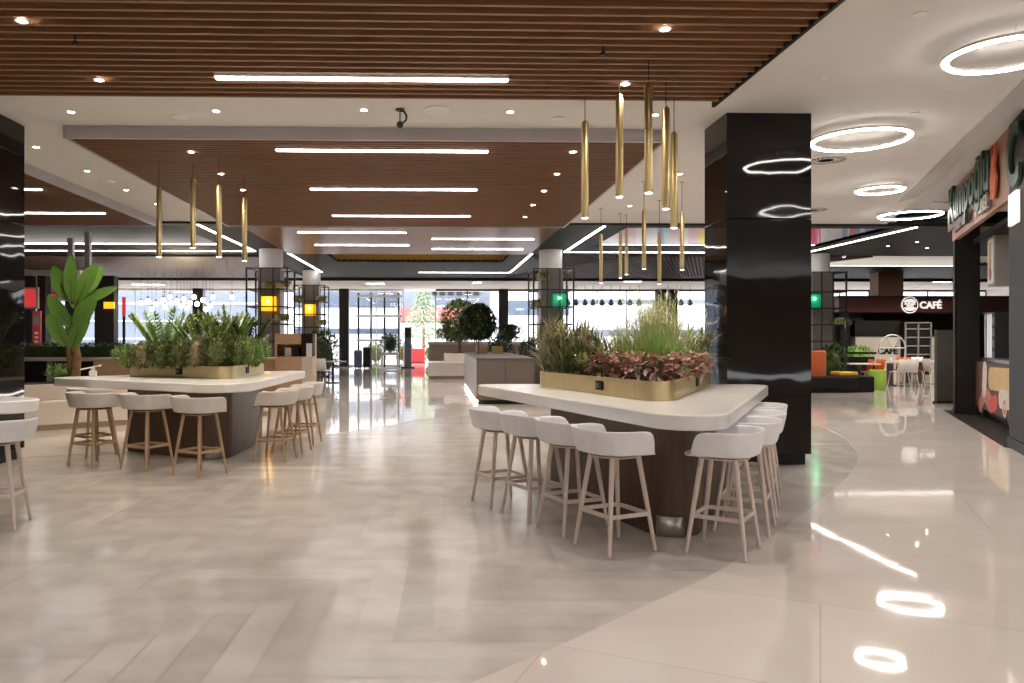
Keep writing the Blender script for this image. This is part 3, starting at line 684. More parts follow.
def bush(name, label, loc, r, h, n, m, ls=.05, group=None, cat='shrub', flat=1):
    t = thing(name, label, cat, loc, rnd.uniform(0, 6), group); b = MB(); s = MB()
    for k in range(7):
        a = 2 * pi * k / 7; tip = V((cos(a) * r * .6, sin(a) * r * .6, h * rnd.uniform(.55, .85))); s.path([(cos(a) * .02, sin(a) * .02, -.01), tip * .5 + V((0, 0, h * .1)), tip], [.01, .007, .004], 6)
    for i in range(n):
        v = uv3(); v = v.normalized() * (v.length ** .35); p = V((v.x * r, v.y * r, h * (.52 + v.z * .48)))
        d = V((v.x, v.y, v.z * .7 + .55)) + V((rnd.gauss(0, .45), rnd.gauss(0, .45), rnd.gauss(0, .45))); b.leaf(p, d, ls * rnd.uniform(.7, 1.3), ls * rnd.uniform(.45, .65), .15, 3)
    b.lathe([(max(r * .62 * sin(pi * i / 6), 1e-4), h * (.5 - .40 * cos(pi * i / 6))) for i in range(7)], 9)
    b.build('foliage', m, t, smooth=False); s.build('stem', 'trunk', t); return t
def croton(label, loc, r, h, n, group):
    t = thing('croton_plant', label, 'plant', loc, rnd.uniform(0, 6), group); b = MB(); s = MB()
    for k in range(5):
        a = 2 * pi * k / 5; s.tube((cos(a) * .02, sin(a) * .02, -.01), (cos(a) * r * .5, sin(a) * r * .5, h * .75), .007, .004, 6)
    for i in range(n):
        v = uv3(); v = v.normalized() * v.length ** .4; p = V((v.x * r * .75, v.y * r * .75, h * (.5 + .42 * v.z)))
        d = V((v.x, v.y, .25 + v.z * .5)) + V((rnd.gauss(0, .3), rnd.gauss(0, .3), rnd.gauss(0, .3))); b.leaf(p, d, rnd.uniform(.075, .12), rnd.uniform(.055, .08), .4, 4, fold=.3)
    b.build('foliage', 'leafE', t, smooth=False); s.build('stem', 'trunk', t); return t
def fronds(name, label, loc, h, n, m, group=None, lean=.55, pair=9, ls=.13, lw=.034):
    # a tuft of stalks carrying paired leaflets
    t = thing(name, label, 'plant', loc, rnd.uniform(0, 6), group); b = MB(); s = MB()
    for i in range(n):
        a = 2 * pi * i / n + rnd.uniform(-.3, .3); e = rnd.uniform(.05, lean); d = V((cos(a) * e, sin(a) * e, 1)).normalized(); L = h * rnd.uniform(.75, 1.05); base = V((cos(a), sin(a), 0)) * .03
        pts = [base + d * (L * k / 6) + V((cos(a), sin(a), -.35)) * (.12 * L * (k / 6) ** 2) for k in range(7)]; s.path([base - V((0, 0, .012))] + pts, .006, 6)
        sd = d.cross(V((0, 0, 1))); sd = sd.normalized() if sd.length > .05 else V((1, 0, 0))
        for k in range(pair):
            f = .25 + .75 * k / (pair - 1); q = pts[min(6, int(f * 6))].lerp(pts[min(6, int(f * 6) + 1)], f * 6 % 1)
            for sg in (-1, 1): b.leaf(q, d * .8 + sd * sg * .8 + V((0, 0, .1)), ls * (1.15 - .45 * f), lw, .15, 3)
        b.leaf(pts[-1], d, ls * .8, lw, .1, 3)
    b.build('foliage', m, t, smooth=False); s.build('stem', 'stem', t); return t
# right planter
def on(px, D, z): return Q(px, D, z)
gC = 'red crotons along the right planter rim'
for i, (px, D) in enumerate(((602, 7.75), (619, 7.45), (638, 7.2), (658, 7.05), (676, 7.15), (688, 7.6), (697, 8.0))):
    croton(('red and green croton at the left end of croton row', 'croton second from left in right planter', 'croton third from left in right planter', 'croton left of the planter corner, centre of the row', 'pinkish croton right at the gold planter corner', 'croton just behind the gold planter corner on the right', 'pink croton at the right end of croton row')[i], on(px, D, SOR), .15, .25, 115, gC)
gS = 'reddish strap-leaved plants at left of right planter'
for i, (px, D, h) in enumerate(((549, 8.25, .78), (563, 8.15, .66), (577, 8.1, .70), (590, 8.2, .66), (600, 7.95, .50))):
    strap('cordyline_plant', ('olive strap-leaved plant at the left end of right planter', 'low olive strap-leaved plant second from left of right planter', 'reddish-tipped strap plant third from left of right planter', 'reddish strap plant behind the left croton', 'short strap-leaved plant nearest the crotons')[i], on(px, D, SOR), h, 230, 'leafB', .020, gS, 5, 1.05, .3)
grass('grass_clump', 'bright green grass clump behind the crotons, centre', on(657, 7.5, SOR), .56, .85, 700, 'leafC', .009)
grass('grass_clump', 'bright green grass clump behind crotons, left of centre', on(630, 7.75, SOR), .48, .9, 500, 'leafF', .009)
grass('grass_clump', 'bright green grass clump behind crotons, right of centre', on(677, 7.75, SOR), .46, .9, 450, 'leafC', .009)
grass('pale_grass', 'tall pale feathery grass, highest plant of right planter', on(650, 8.2, SOR), .90, .72, 800, 'leafD', .010, feather=4)
grass('pale_grass', 'pale feathery grass right of the tallest clump', on(672, 8.25, SOR), .76, .85, 600, 'leafD', .010, feather=4)
grass('pale_grass', 'pale feathery grass left of the tallest clump', on(622, 8.35, SOR), .62, .8, 450, 'leafD', .010, feather=5)
strap('spiky_plant', 'spiky yellow-green plant at right end of right planter', on(699, 8.75, SOR), .76, 260, 'leafB', .024, None, 5, 1.4, .45)
strap('spiky_plant', 'spiky green plant behind the right crotons', on(686, 8.5, SOR), .66, 220, 'leafF', .022, None, 5, 1.3, .45)
bush('boxwood_shrub', 'small dark leafy shrub low among the strap plants', on(584, 8.0, SOR), .16, .3, 260, 'leafA', .05)
# left planter
gB = 'boxwood shrubs in the left planter'
bl = [(128, 10.75, .30, 'leafF'), (146, 10.6, .34, 'leafB'), (163, 10.5, .38, 'leafA'), (181, 10.42, .40, 'leafA'), (199, 10.33, .43, 'leafB'), (217, 10.25, .46, 'leafA'), (232, 10.45, .44, 'leafA'), (246, 10.9, .42, 'leafF'), (256, 11.25, .40, 'leafC')]
bw = ['boxwood shrub at the left end of left planter', 'second boxwood shrub from left end of left planter', 'third boxwood shrub from left, below tall left fern', 'fourth boxwood shrub from left in left planter', 'fifth boxwood shrub from left in left planter', 'tall boxwood shrub at front corner of left planter', 'boxwood shrub just behind the front corner of left planter', 'lime-tinged shrub on aisle side of left planter', 'bright lime round shrub at the right end of left planter']
for (px, D, h, m), l in zip(bl, bw): bush('boxwood_shrub', l, on(px, D, SOL), .21, h, 900, m, .052, gB)
fronds('zamia_plant', 'tall glossy green fern rising at left of left planter', on(165, 11.0, SOL), .76, 18, 'leafC', lean=.5, ls=.17, lw=.055, pair=12)
fronds('zamia_plant', 'tall yellow-green fern rising at right of left planter', on(226, 11.2, SOL), .88, 18, 'leafF', lean=.5, ls=.17, lw=.055, pair=13)
fronds('zamia_plant', 'shorter green fern in front of tall yellow-green one', on(203, 10.7, SOL), .72, 15, 'leafF', lean=.6, ls=.15, lw=.05, pair=12)
fronds('zamia_plant', 'dark fern behind right end of left planter, leaning right', on(243, 11.35, SOL), .72, 14, 'leafT', lean=.75, ls=.17, lw=.05, pair=12)

# ================================================================== BRASS PENDANTS
def pendant(px, y0, y1, L, zc, label, group, r=.035):
    D = F * L / (y1 - y0); zb = Zat(y1, D); c = Q(px, D, zb); t = thing('pendant_light', label, 'pendant light', c, 0, group)
    MB().lathe([(r * .8, .012), (r, 0), (r, L - .03), (r * .6, L), (.006, L)], 18).build('tube', 'brass', t)
    MB().lathe([(.0001, -.004), (r * .78, -.004), (r * .78, .010)], 16).build('lens', 'led', t)
    MB().tube((0, 0, L), (0, 0, zc - zb), .0045, n=6).build('cord', 'cordfab', t)
    MB().lathe([(.04, zc - zb), (.04, zc - zb - .02), (.0001, zc - zb - .02)][::-1], 14).build('canopy', 'brass', t)
    return t
gA, gB2, gC2 = 'brass pendants over the left table', 'near brass pendants over the right table', 'far brass pendants behind the right table'
for px, a, b_, l in ((159, 187, 257, 'leftmost of four brass pendants over the left table'), (193, 178, 248, 'second from left of brass pendants over left table, hung highest'), (219, 185, 257, 'third brass pendant from left, the thickest over left table'), (244.5, 197, 261, 'rightmost and thinnest brass pendant over left table')):
    pendant(px, a, b_, 1.0, 4.09, l, gA, .04)
for px, a, b_, l, zc in ((585, 121, 218, 'leftmost near brass pendant over the right table', 4.1), (619.5, 95, 197, 'second near brass pendant from left over right table', 4.1), (648.5, 83, 193, 'largest nearest brass pendant, hung highest over right table', 4.1), (666, 107, 209, 'fourth near brass pendant from left, beside the lowest-hung one', 4.1), (674, 132, 228, 'rightmost near brass pendant over right table, hung lowest', 4.1)):
    pendant(px, a, b_, 1.0, zc, l, gB2, .037)
for px, a, b_, l in ((601, 234, 283, 'leftmost far brass pendant, seen below the slanting light line'), (620.5, 231, 278, 'second far brass pendant from left, paired with its right neighbour'), (626.5, 228, 274.5, 'third far brass pendant from left, right of its close pair'), (644, 210, 269, 'fourth far brass pendant, right below the largest near one'), (659.5, 232, 284, 'fifth far brass pendant, hung lowest of far ones'), (682, 211, 270, 'rightmost far brass pendant beside the black column')):
    pendant(px, a, b_, 1.0, ZC if b_ - a > 55 or px > 600 else ZC, l, gC2, .036)
# ================================================================== BANANA PLANT AND CREAM BENCH (left)
def xy(px, D): q = Q(px, D); return q.x, q.y
a = P(24, 432.5); b_ = P(128, 425.5)
t = thing('planter_bench', 'long cream stepped planter bench behind left table stools', 'bench', (0, 0, 0)); dirn = (b_ - a).normalized(); nrm = V((-dirn.y, dirn.x, 0))
A0 = a - dirn * 2.5; B0 = b_ + dirn * 2.6; t.location = (A0 + B0) / 2; rz = math.atan2(dirn.y, dirn.x); t.rotation_euler = (0, 0, rz); Lb = (B0 - A0).length
MB().box((0, .55, .09 / 2), (Lb - .06, 1.0, .09)).build('plinth', 'benchbase', t)
MB().box((0, .55, .28), (Lb, 1.06, .38)).build('seat', 'bench', t, bevel=.015)
MB().box((.75, .72, .60), (Lb - 2.6, .66, .26)).build('upper_box', 'bench', t, bevel=.012)
MB().box((.75, .72, .735), (Lb - 2.75, .52, .012)).build('soil', 'soil', t)
loc = Q(60, 13.3, .74); bush('low_shrub', 'small bright green shrub poking out of the cream bench planter', loc, .22, .28, 200, 'leafC', .08)
# banana plant
base = Q(75, 13.25, .742); bt = thing('banana_plant', 'tall banana plant with broad green leaves in cream bench', 'plant', base)
tr = MB(); tr.path([(0, 0, -.0), (.03, 0, .4), (.0, 0, .8), (.01, .02, 1.35)], [.085, .075, .045, .02], 12); tr.path([(-.06, .02, 0), (-.12, .03, .45), (-.14, .03, .7)], [.05, .04, .02], 10); tr.build('trunk', 'trunk', bt)
def bxy(px, py, dy): return V(((px - 75) * .01725, dy, 1.5 + (338 - py) * .01725 - .742))
lv = [(75, 300, 76, 257, 13, -.12), (80, 300, 96, 264, 15, -.05), (70, 300, 57, 267, 14, -.08), (82, 303, 114, 286, 10, .0), (74, 326, 58, 297, 14, -.16), (79, 328, 98, 296, 17, -.10),
      (72, 345, 60, 316, 14, -.2), (77, 349, 98, 315, 15, -.22), (80, 298, 89, 261, 12, .22), (70, 304, 44, 270, 10, .25), (71, 340, 53, 312, 11, .2), (77, 312, 60, 282, 13, .15)]
for x0, y0, x1, y1, wpx, dy in lv:
    p = bxy(x0 * .35 + 75 * .65, y0 + 4, dy * .2); q = bxy(x0, y0, dy); e = bxy(x1, y1, dy * 2.2); d = (e - q); L = d.length; d.normalize(); wd = wpx * .0185
    sv = d.cross(V((0, -1, .15))).normalized(); nv = sv.cross(d).normalized(); vs = []; NS = 10
    for k in range(NS + 1):
        t_ = k / NS; hw = wd * .5 * max(.02, sin(pi * min(.985, .04 + .95 * t_)) ** .55); c_ = q + d * (L * t_) + nv * (-.16 * L * t_ * t_)
        vs += [c_ - sv * hw + nv * hw * .28, c_, c_ + sv * hw + nv * hw * .28]
    fs = [(k * 3 + j_, k * 3 + j_ + 1, k * 3 + 4 + j_, k * 3 + 3 + j_) for k in range(NS) for j_ in range(2)]
    MB().add(vs, fs).build('leaf', 'banana', bt); MB().path([p, p.lerp(q, .6) + V((0, 0, .02)), q, q + d * L * .5], [.02, .016, .012, .005], 6).build('leaf_stalk', 'stem', bt)
# white charging stand on left table tip
c = P(93, 376.3, .96); t = thing('charging_stand', 'small white angled stand at left tip of left table', 'stand', c, .2)
MB().box((0, 0, .04), (.09, .09, .08)).build('base', 'white', t, bevel=.008); MB().box((-.03, 0, .125), (.26, .1, .02), tilt=(R(-12), 'Y')).build('top_plate', 'white', t, bevel=.006); MB().tube((0, 0, .08), (0, 0, .12), .03).build('neck', 'white', t)
# ================================================================== WOODEN COUNTER behind left table
x0, x1 = Q(101, 18).x, Q(303, 18).x
t = thing('wooden_counter', 'long light wooden counter behind left bar table', 'counter', ((x0 + x1) / 2, 18.2, 0)); w = x1 - x0
MB().box((0, 0, .5), (w, .8, 1.0)).build('body', 'wood', t, bevel=.006); MB().box((0, 0, 1.02), (w + .04, .86, .04)).build('worktop', 'bench', t, bevel=.006)
xa, xb = Q(276, 17.4).x, Q(313, 17.4).x
t = thing('wooden_cabinet', 'tall light wooden waste cabinet with open tray slot and posted notice', 'cabinet', ((xa + xb) / 2, 17.45, 0)); w = xb - xa
MB().b2(-w / 2, w / 2, -.05, .55, 0, 1.08).build('lower_body', 'wood', t, bevel=.006); MB().b2(-w / 2, w / 2, .35, .55, 1.08, 1.60).build('back_panel', 'wood', t); MB().b2(-w / 2, -w / 2 + .03, -.05, .35, 1.08, 1.60).build('side_panel', 'wood', t)
MB().b2(-w / 2 + .03, w / 2 - .26, -.05, .35, 1.36, 1.60).build('top_box', 'wood', t); MB().b2(w / 2 - .25, w / 2, -.03, .35, 1.08, 1.60).build('dark_end', 'pil', t); MB().b2(w / 2 - .14, w / 2 - .01, -.045, -.03, 1.08, 1.38).build('notice', 'paper', t); MB().b2(w / 2 - .24, w / 2 + .004, -.06, -.05, .02, 1.08).build('pale_door', 'bench', t)
for k, (dx, m_) in enumerate(((-.35, 'maroon'), (-.15, 'tanpaper'), (.03, 'dark'))):
    o = MB().box((0, 0, .1), (.16, .2, .2)).build('tray_box', m_, bevel=.01); o.location = ((xa + xb) / 2 + dx, 17.6, 1.08); tag(o, ('maroon box in the slot of the wooden cabinet', 'pale box in the slot of the wooden cabinet', 'dark box in the slot of the wooden cabinet')[k], 'box')
# ================================================================== LOW DARK PLANTER WALL far left with hedge
x0, x1 = Q(-60, 20).x, Q(127, 20).x
t = thing('long_planter', 'long dark planter wall with white top edge behind the banana plant', 'planter', ((x0 + x1) / 2, 20.3, 0)); w = x1 - x0
MB().box((0, 0, .45), (w, .8, .9)).build('body', 'pil', t); MB().box((0, 0, .96), (w + .06, .88, .1)).build('white_edge', 'bench', t, bevel=.01)
for k in range(4): MB().box((-w / 2 + w * (k + .5) / 4, -.405, .45), (.14, .02, .88)).build('pilaster', 'grey_side', t)
h = thing('hedge', 'dark clipped hedge growing along the dark planter wall', 'hedge', ((x0 + x1) / 2, 20.3, 1.01)); m = MB()
m.b2(-w / 2 + .05, w / 2 - .05, -.3, .3, .02, .27)
for i in range(5200):
    p = V((rnd.uniform(-w / 2, w / 2), rnd.uniform(-.36, .36), rnd.uniform(.0, .34))); m.leaf(p, V((rnd.gauss(0, .6), rnd.gauss(-.3, .6), rnd.uniform(.1, 1))), rnd.uniform(.07, .13), .045, .2, 2)
m.build('foliage', 'leafG', h, smooth=False)['kind'] = 'stuff'
MB().box((0, 0, .01), (w - .1, .7, .02)).build('soil', 'soil', h)
# ================================================================== GREY CABINETS, CREAM PLANTERS AND TREES in the middle
X0 = Q(476, 17.3).x; t = thing('counter_unit', 'grey brown counter unit with glowing plinth behind right table', 'counter', (X0 + .66, 20.5, 0))
MB().b2(-.64, .66, -3.2, 3.4, .1, 1.02).build('body', 'grey_unit', t); MB().b2(-.66, -.64, -3.21, 3.4, .1, 1.02).build('side_panel', 'grey_side', t); MB().b2(-.66, .68, -3.22, 3.42, 1.02, 1.05).build('worktop', 'grey_unit', t)
MB().b2(-.60, .6, -3.1, 3.3, 0, .1).build('plinth', 'dark', t); MB().b2(-.64, -.62, -3.2, 3.4, .05, .085).build('plinth_light', 'led', t); MB().b2(.005, .012, -3.206, -3.2, .12, 1.02).build('door_seam', 'dark', t)
t = thing('counter_unit', 'second grey counter unit behind the right planter plants', 'counter', (X0 + 2.02, 19.9, 0)); MB().b2(-.66, 2.4, -.4, .4, .1, 1.0).build('body', 'grey_unit', t); MB().b2(-.68, 2.42, -.42, .42, 1.0, 1.04).build('worktop', 'dark', t); MB().b2(-.6, 2.3, -.35, .35, 0, .1).build('plinth', 'dark', t)
for k, (dx, dy, m_, s, l) in enumerate(((.1, 1.9, 'wood', (.34, .3, .22), 'light wooden crate on grey counter, left of two'), (.55, 1.9, 'goldpanel', (.3, .3, .2), 'yellowish crate on grey counter, right of two'), )):
    o = MB(); o.box((0, 0, s[2] / 2), s); o = o.build('crate', m_, bevel=.01); o.location = (X0 + .35 + dx, 20.5 + dy, 1.052); tag(o, l, 'crate')
# cream stepped planters
xc = Q(428, 28).x
t = thing('stone_planter', 'cream stone planter bench under the loose-leaved tree', 'planter', (xc + 1.3, 29, 0))
MB().b2(-1.3, 1.6, -1, .6, .12, .62).build('seat', 'bench', t, bevel=.02); MB().b2(-.7, 1.6, -.6, .6, .62, .92).build('upper_box', 'bench', t, bevel=.02); MB().b2(-.9, 1.5, -.9, .5, 0, .12).build('plinth', 'benchbase', t); MB().b2(-.6, 1.5, -.5, .5, .915, .93).build('soil', 'soil', t)
def tree(name, label, loc, tz, cr, ch, n, m, trunk_r, ls=.12):
    t = thing(name, label, 'tree', loc); b = MB()
    for i in range(n):
        v = uv3(); v = v.normalized() * v.length ** .45; p = V((v.x * cr, v.y * cr, tz + ch / 2 + v.z * ch / 2)); b.leaf(p, v + V((rnd.gauss(0, .6), rnd.gauss(0, .6), rnd.gauss(0, .6))), ls * rnd.uniform(.7, 1.3), ls * .55, .2, 3)
    b.build('crown', m, t, smooth=False); s = MB().path([(0, 0, 0), (.02, .0, tz * .5), (0, 0, tz + ch * .4)], [trunk_r, trunk_r * .85, trunk_r * .6], 9)
    for k in range(5): a = 2 * pi * k / 5; s.tube((0, 0, tz + ch * .2), (cos(a) * cr * .7, sin(a) * cr * .7, tz + ch * .6), trunk_r * .5, .01, 6)
    s.build('trunk', 'trunk', t); return t
tree('leafy_tree', 'loose-leaved tree in the cream stone planter, left of topiary', Q(459, 29, .93), .55, .66, 1.45, 1700, 'leafA', .07, .17)
c = Q(478, 21.4, 1.052); tree('topiary_tree', 'dark round-crowned topiary tree on slim trunk over grey counter', c, .45, .50, .92, 3600, 'leafT', .028, .12)
t = thing('planter_ledge', 'long tan planter ledge with hedge behind the trees', 'planter', (1.7, 33, 0)); MB().b2(-1.9, 2.4, -.5, .5, 0, 1.22).build('body', 'benchbase', t); MB().b2(-1.95, 2.45, -.55, .55, 1.22, 1.34).build('white_edge', 'bench', t, bevel=.02)
bush('hedge_shrub', 'broad low green hedge on tan ledge left of topiary', (.9, 33, 1.34), .8, .62, 900, 'leafA', .16); bush('hedge_shrub', 'dark green shrub on tan ledge right of topiary', (3.2, 33, 1.34), .6, .7, 600, 'leafT', .16)
bush('potted_shrub', 'dark rounded shrub at foot of the green-lamp column', Q(500, 25.4, .0), .5, 1.6, 900, 'leafT', .14); bush('potted_shrub', 'dark bushy shrub right of the green-lamp column foot', Q(531, 25.4, .0), .45, 1.5, 800, 'leafG', .14)
bush('potted_shrub', 'dark rounded shrub at foot of the second amber-lamp column', Q(322, 27.5, .0), .65, 1.75, 900, 'leafT', .15)
# ================================================================== SHELVED COLUMNS
def shelving(x, y, w, z1, label, glow, glow_cell, boxes, r):
    t = thing('plant_shelving', label, 'shelving', (x, y, 0)); h = w / 2; b = .045
    for sx in (-1, 1):
        for sy in (-1, 1): MB().box((sx * h, sy * h, z1 / 2), (b, b, z1)).build('post', 'black', t, smooth=False)
    for z in (.9, 1.4, 1.9, 2.4, 2.9, z1 - .02):
        m = MB()
        for s in (-1, 1): m.box((0, s * h, z), (w, b * .8, b * .8)); m.box((s * h, 0, z), (b * .8, w, b * .8))
        m.build('shelf_rail', 'black', t, smooth=False)
    for dx in (-.18, .18): MB().box((dx, -h, z1 / 2), (b * .7, b * .7, z1)).build('mullion', 'black', t, smooth=False)
    gx, gz = glow_cell
    g = thing('box_lamp', label_lamp[glow[0]], 'lamp', (x + gx, y - h + .22, gz)); MB().box((0, 0, .23), (.40, .36, .42)).build('lamp_shade', glow[1], g, bevel=.01); MB().box((0, 0, .45), (.42, .38, .03)).build('lid', 'black', g); MB().sphere((0, -.19, .3), .035, 8).build('lamp_bulb', 'bulb', g)
    lamp('POINT', (x + gx, y - h - .05, gz + .3), 2, glow[2], .1)
    for bx, bz, sy, lab in boxes:
        q = thing('planter_box', lab, 'planter', (x + bx, y + sy * (h - .12), bz)); MB().box((0, 0, .08), (.36, .22, .16)).build('box', 'wood', q, bevel=.006); m = MB()
        for i in range(160):
            a = rnd.uniform(0, 2 * pi); m.leaf((rnd.uniform(-.15, .15), rnd.uniform(-.08, .08), .15), V((cos(a), sin(a), rnd.uniform(-.1, 1.4))), rnd.uniform(.15, .34), .045, .9, 4)
        m.build('foliage', 'leafA', q, smooth=False)
label_lamp = {'a': 'amber glowing box lamp on the nearer left shelved column', 'b': 'amber glowing box lamp on the farther left shelved column', 'c': 'green glowing box lamp on the middle shelved column', 'd': 'green glowing box lamp behind the black column edge'}
am = ('yellow_glow', (1, .6, .1)); gr = ('green_glow', (.1, 1, .5))
shelving(*RC[0][:2], 1.16, 3.52, 'black metal shelving around nearer left column with amber lamp', ('a',) + am, (.02, 2.26), [(.02, 2.92, -1, 'planter box with trailing plant above the nearer amber lamp'), (.42, 2.95, -1, 'planter box at upper right of nearer amber-lamp column'), (.42, 2.0, -1, 'planter box beside the nearer amber lamp')], .34)
shelving(*RC[1][:2], 1.16, 3.52, 'black metal shelving around farther left column with amber lamp', ('b',) + am, (.0, 2.34), [(-.4, 2.92, -1, 'planter box at upper left of farther amber-lamp column'), (.42, 2.92, -1, 'planter box at upper right of farther amber-lamp column'), (.42, 2.0, -1, 'planter box beside the farther amber lamp')], .34)
shelving(*RC[2][:2], 1.16, 3.52, 'black metal shelving around middle column with green lamp', ('c',) + gr, (.18, 2.36), [(-.28, 3.2, -1, 'wooden planter box high on the green-lamp column'), (-.44, 2.42, -1, 'planter box at left of the green-lamp column')], .34)
shelving(*RC[3][:2], 1.16, 3.52, 'black metal shelving right of the large black column', ('d',) + gr, (-.38, 2.4), [(.44, 1.92, -1, 'planter box at right of shelving beside the black column')], .34)
bush('potted_shrub', 'dark shrub at foot of shelving right of black column', Q(833, 22.6, .0), .36, 1.35, 600, 'leafG', .13)
# ================================================================== LEFT BACKGROUND SHOPS
def panel(name, label, cat, x0, x1, y0, y1, D, m, dep=.08, frame=None):
    a = Q(x0, D); c = Q(x1, D); z0 = Zat(y1, D); z1 = Zat(y0, D); t = thing(name, label, cat, ((a.x + c.x) / 2, (a.y + c.y) / 2, z0)); w = c.x - a.x; h = z1 - z0
    MB().box((0, 0, h / 2), (w, dep, h)).build('panel', m, t, smooth=False)
    if frame:
        f = MB(); e = .06
        f.box((0, -.02, -e / 2), (w + 2 * e, dep + .04, e)); f.box((0, -.02, h + e / 2), (w + 2 * e, dep + .04, e)); f.box((-w / 2 - e / 2, -.02, h / 2), (e, dep + .04, h)); f.box((w / 2 + e / 2, -.02, h / 2), (e, dep + .04, h)); f.build('frame', frame, t, smooth=False)
    return t
panel('menu_screen', 'red menu screen beside the black column at far left', 'screen', 24, 37, 289, 307, 27, 'red', frame='grey_side')
panel('menu_screen', 'smaller red menu screen left of banana leaves', 'screen', 50, 57, 294, 308, 28, 'red', frame='grey_side')
t = panel('sign_post', 'red and grey upright sign below the red menu screens', 'sign', 33, 41, 311, 380, 27, 'redp'); MB().box((0, -.045, 2.1), (.2, .012, .35)).build('grey_face', 'grey_side', t)
for k in range(4): MB().box((0, -.045, 1.2 + .15 * k), (.12, .012, .07)).build('letter_mark', 'white', t)
panel('shop_shutter', 'pale closed shutter behind the banana plant', 'shutter', 42, 62, 311, 378, 28.5, 'outwhite')
for x0, x1 in ((26, 33), (40, 48), (97, 116)): panel('dark_pier', {26: 'narrow dark pier below red menu screen', 40: 'narrow dark pier between the two red screens', 97: 'broad dark pier with a glowing orange sign right of banana leaves'}[x0], 'pier', x0, x1, 276, 379.5, 27.6, 'dark', .4)
panel('orange_sign', 'small glowing orange sign on the dark pier', 'sign', 104, 114.5, 302, 308.5, 27.2, 'yellow_glow', .06)
struct(MB().b2(-30, -13.2, 29, 29.3, 2.9, ZS).build('wall_far_left', 'ceil', smooth=False)); struct(MB().b2(-30, -15.6, 29.3, 29.5, 0, 2.9).build('wall_shopfront', 'dark', smooth=False))
rp = panel('red_post', 'slim post with red upper half before the left windows', 'post', 122.5, 125.5, 297, 316, 33, 'red', .1); MB().box((0, 0, -(Zat(316, 33)) / 2), (.1, .08, Zat(316, 33))).build('lower_post', 'dark', rp)
for px in (71, 88): o = MB().box((0, 0, .8), (.14, .14, 1.6)).build('hanging_post', 'fascia', smooth=False); o.location = Q(px, 20.6, 2.58 if px == 71 else 2.75); tag(o, 'grey post hanging from the metal coffer, left of two' if px == 71 else 'grey post hanging from the metal coffer, right of two', 'post')
# festoon bulbs
BL = None; k = 0
spots = [(148, 301), (156, 304), (163, 300), (170, 297), (172, 303), (177, 301), (181, 306), (184, 299), (190, 303), (194, 297), (197, 304), (203, 300), (210, 306), (206, 309), (187, 308), (165, 307), (213, 297), (232, 297), (152, 309), (141, 303)]
for px, py in spots:
    D = 27 + (k % 5) * .6; c = Q(px, D, Zat(py, D)); k += 1; lab = 'round glowing bulb hanging in front of the left windows'
    if BL is None:
        BL = thing('globe_bulb', lab, 'bulb', c, 0, 'globe bulbs hanging before the left windows'); MB().sphere((0, 0, 0), .085, 10).build('globe', 'bulb', BL); MB().tube((0, 0, .08), (0, 0, .16), .03, n=8).build('socket', 'black', BL); MB().tube((0, 0, .16), (0, 0, 1.25), .006, n=5).build('cord', 'black', BL)
    else: dup(BL, c, 0, lab)
lamp('POINT', Q(185, 27, 2.6), 60, (1, .8, .5), .5)
# cafe chairs by the cabinet
def simple_chair(loc, rz, m, lm, label, group=None, name='dining_chair', sh=.45):
    t = thing(name, label, 'chair', loc, rz, group)
    MB().prism(round_poly([(-.21, -.2), (.21, -.2), (.21, .2), (-.21, .2)], [.06] * 4, 5), sh, sh + .025).build('seat', m, t, bevel=.006)
    b = MB(); N = 8; vs = []
    for i in range(N + 1):
        u = -1 + 2 * i / N
        for z, off in ((sh + .0, 0), (sh + .2, .04), (sh + .40, .07)): vs.append((u * .21, -.2 - off + .05 * u * u, z))
    b.add(vs, [(i * 3 + j, i * 3 + j + 1, i * 3 + 4 + j, i * 3 + 3 + j) for i in range(N) for j in range(2)]); o = b.build('backrest', m, t); s = o.modifiers.new('thick', 'SOLIDIFY'); s.thickness = .014; s.offset = 0
    for sx in (-1, 1):
        for sy in (-1, 1): MB().tube((sx * .22, sy * .22, 0), (sx * .17, sy * .16, sh), .011, .013, 8).build('leg', lm, t)
    return t
simple_chair(Q(323, 24.5), R(-20), 'shell_grey', 'oak', 'pale chair with wooden legs right of wooden cabinet'); t = thing('low_table', 'low round grey table right of the wooden cabinet', 'table', Q(333, 25.6))
MB().lathe([(.45, .70), (.45, .73), (.0001, .73)], 28).build('tabletop', 'grey_side', t); MB().lathe([(.25, 0), (.25, .02), (.04, .03), (.04, .70)], 16).build('pedestal', 'black', t)
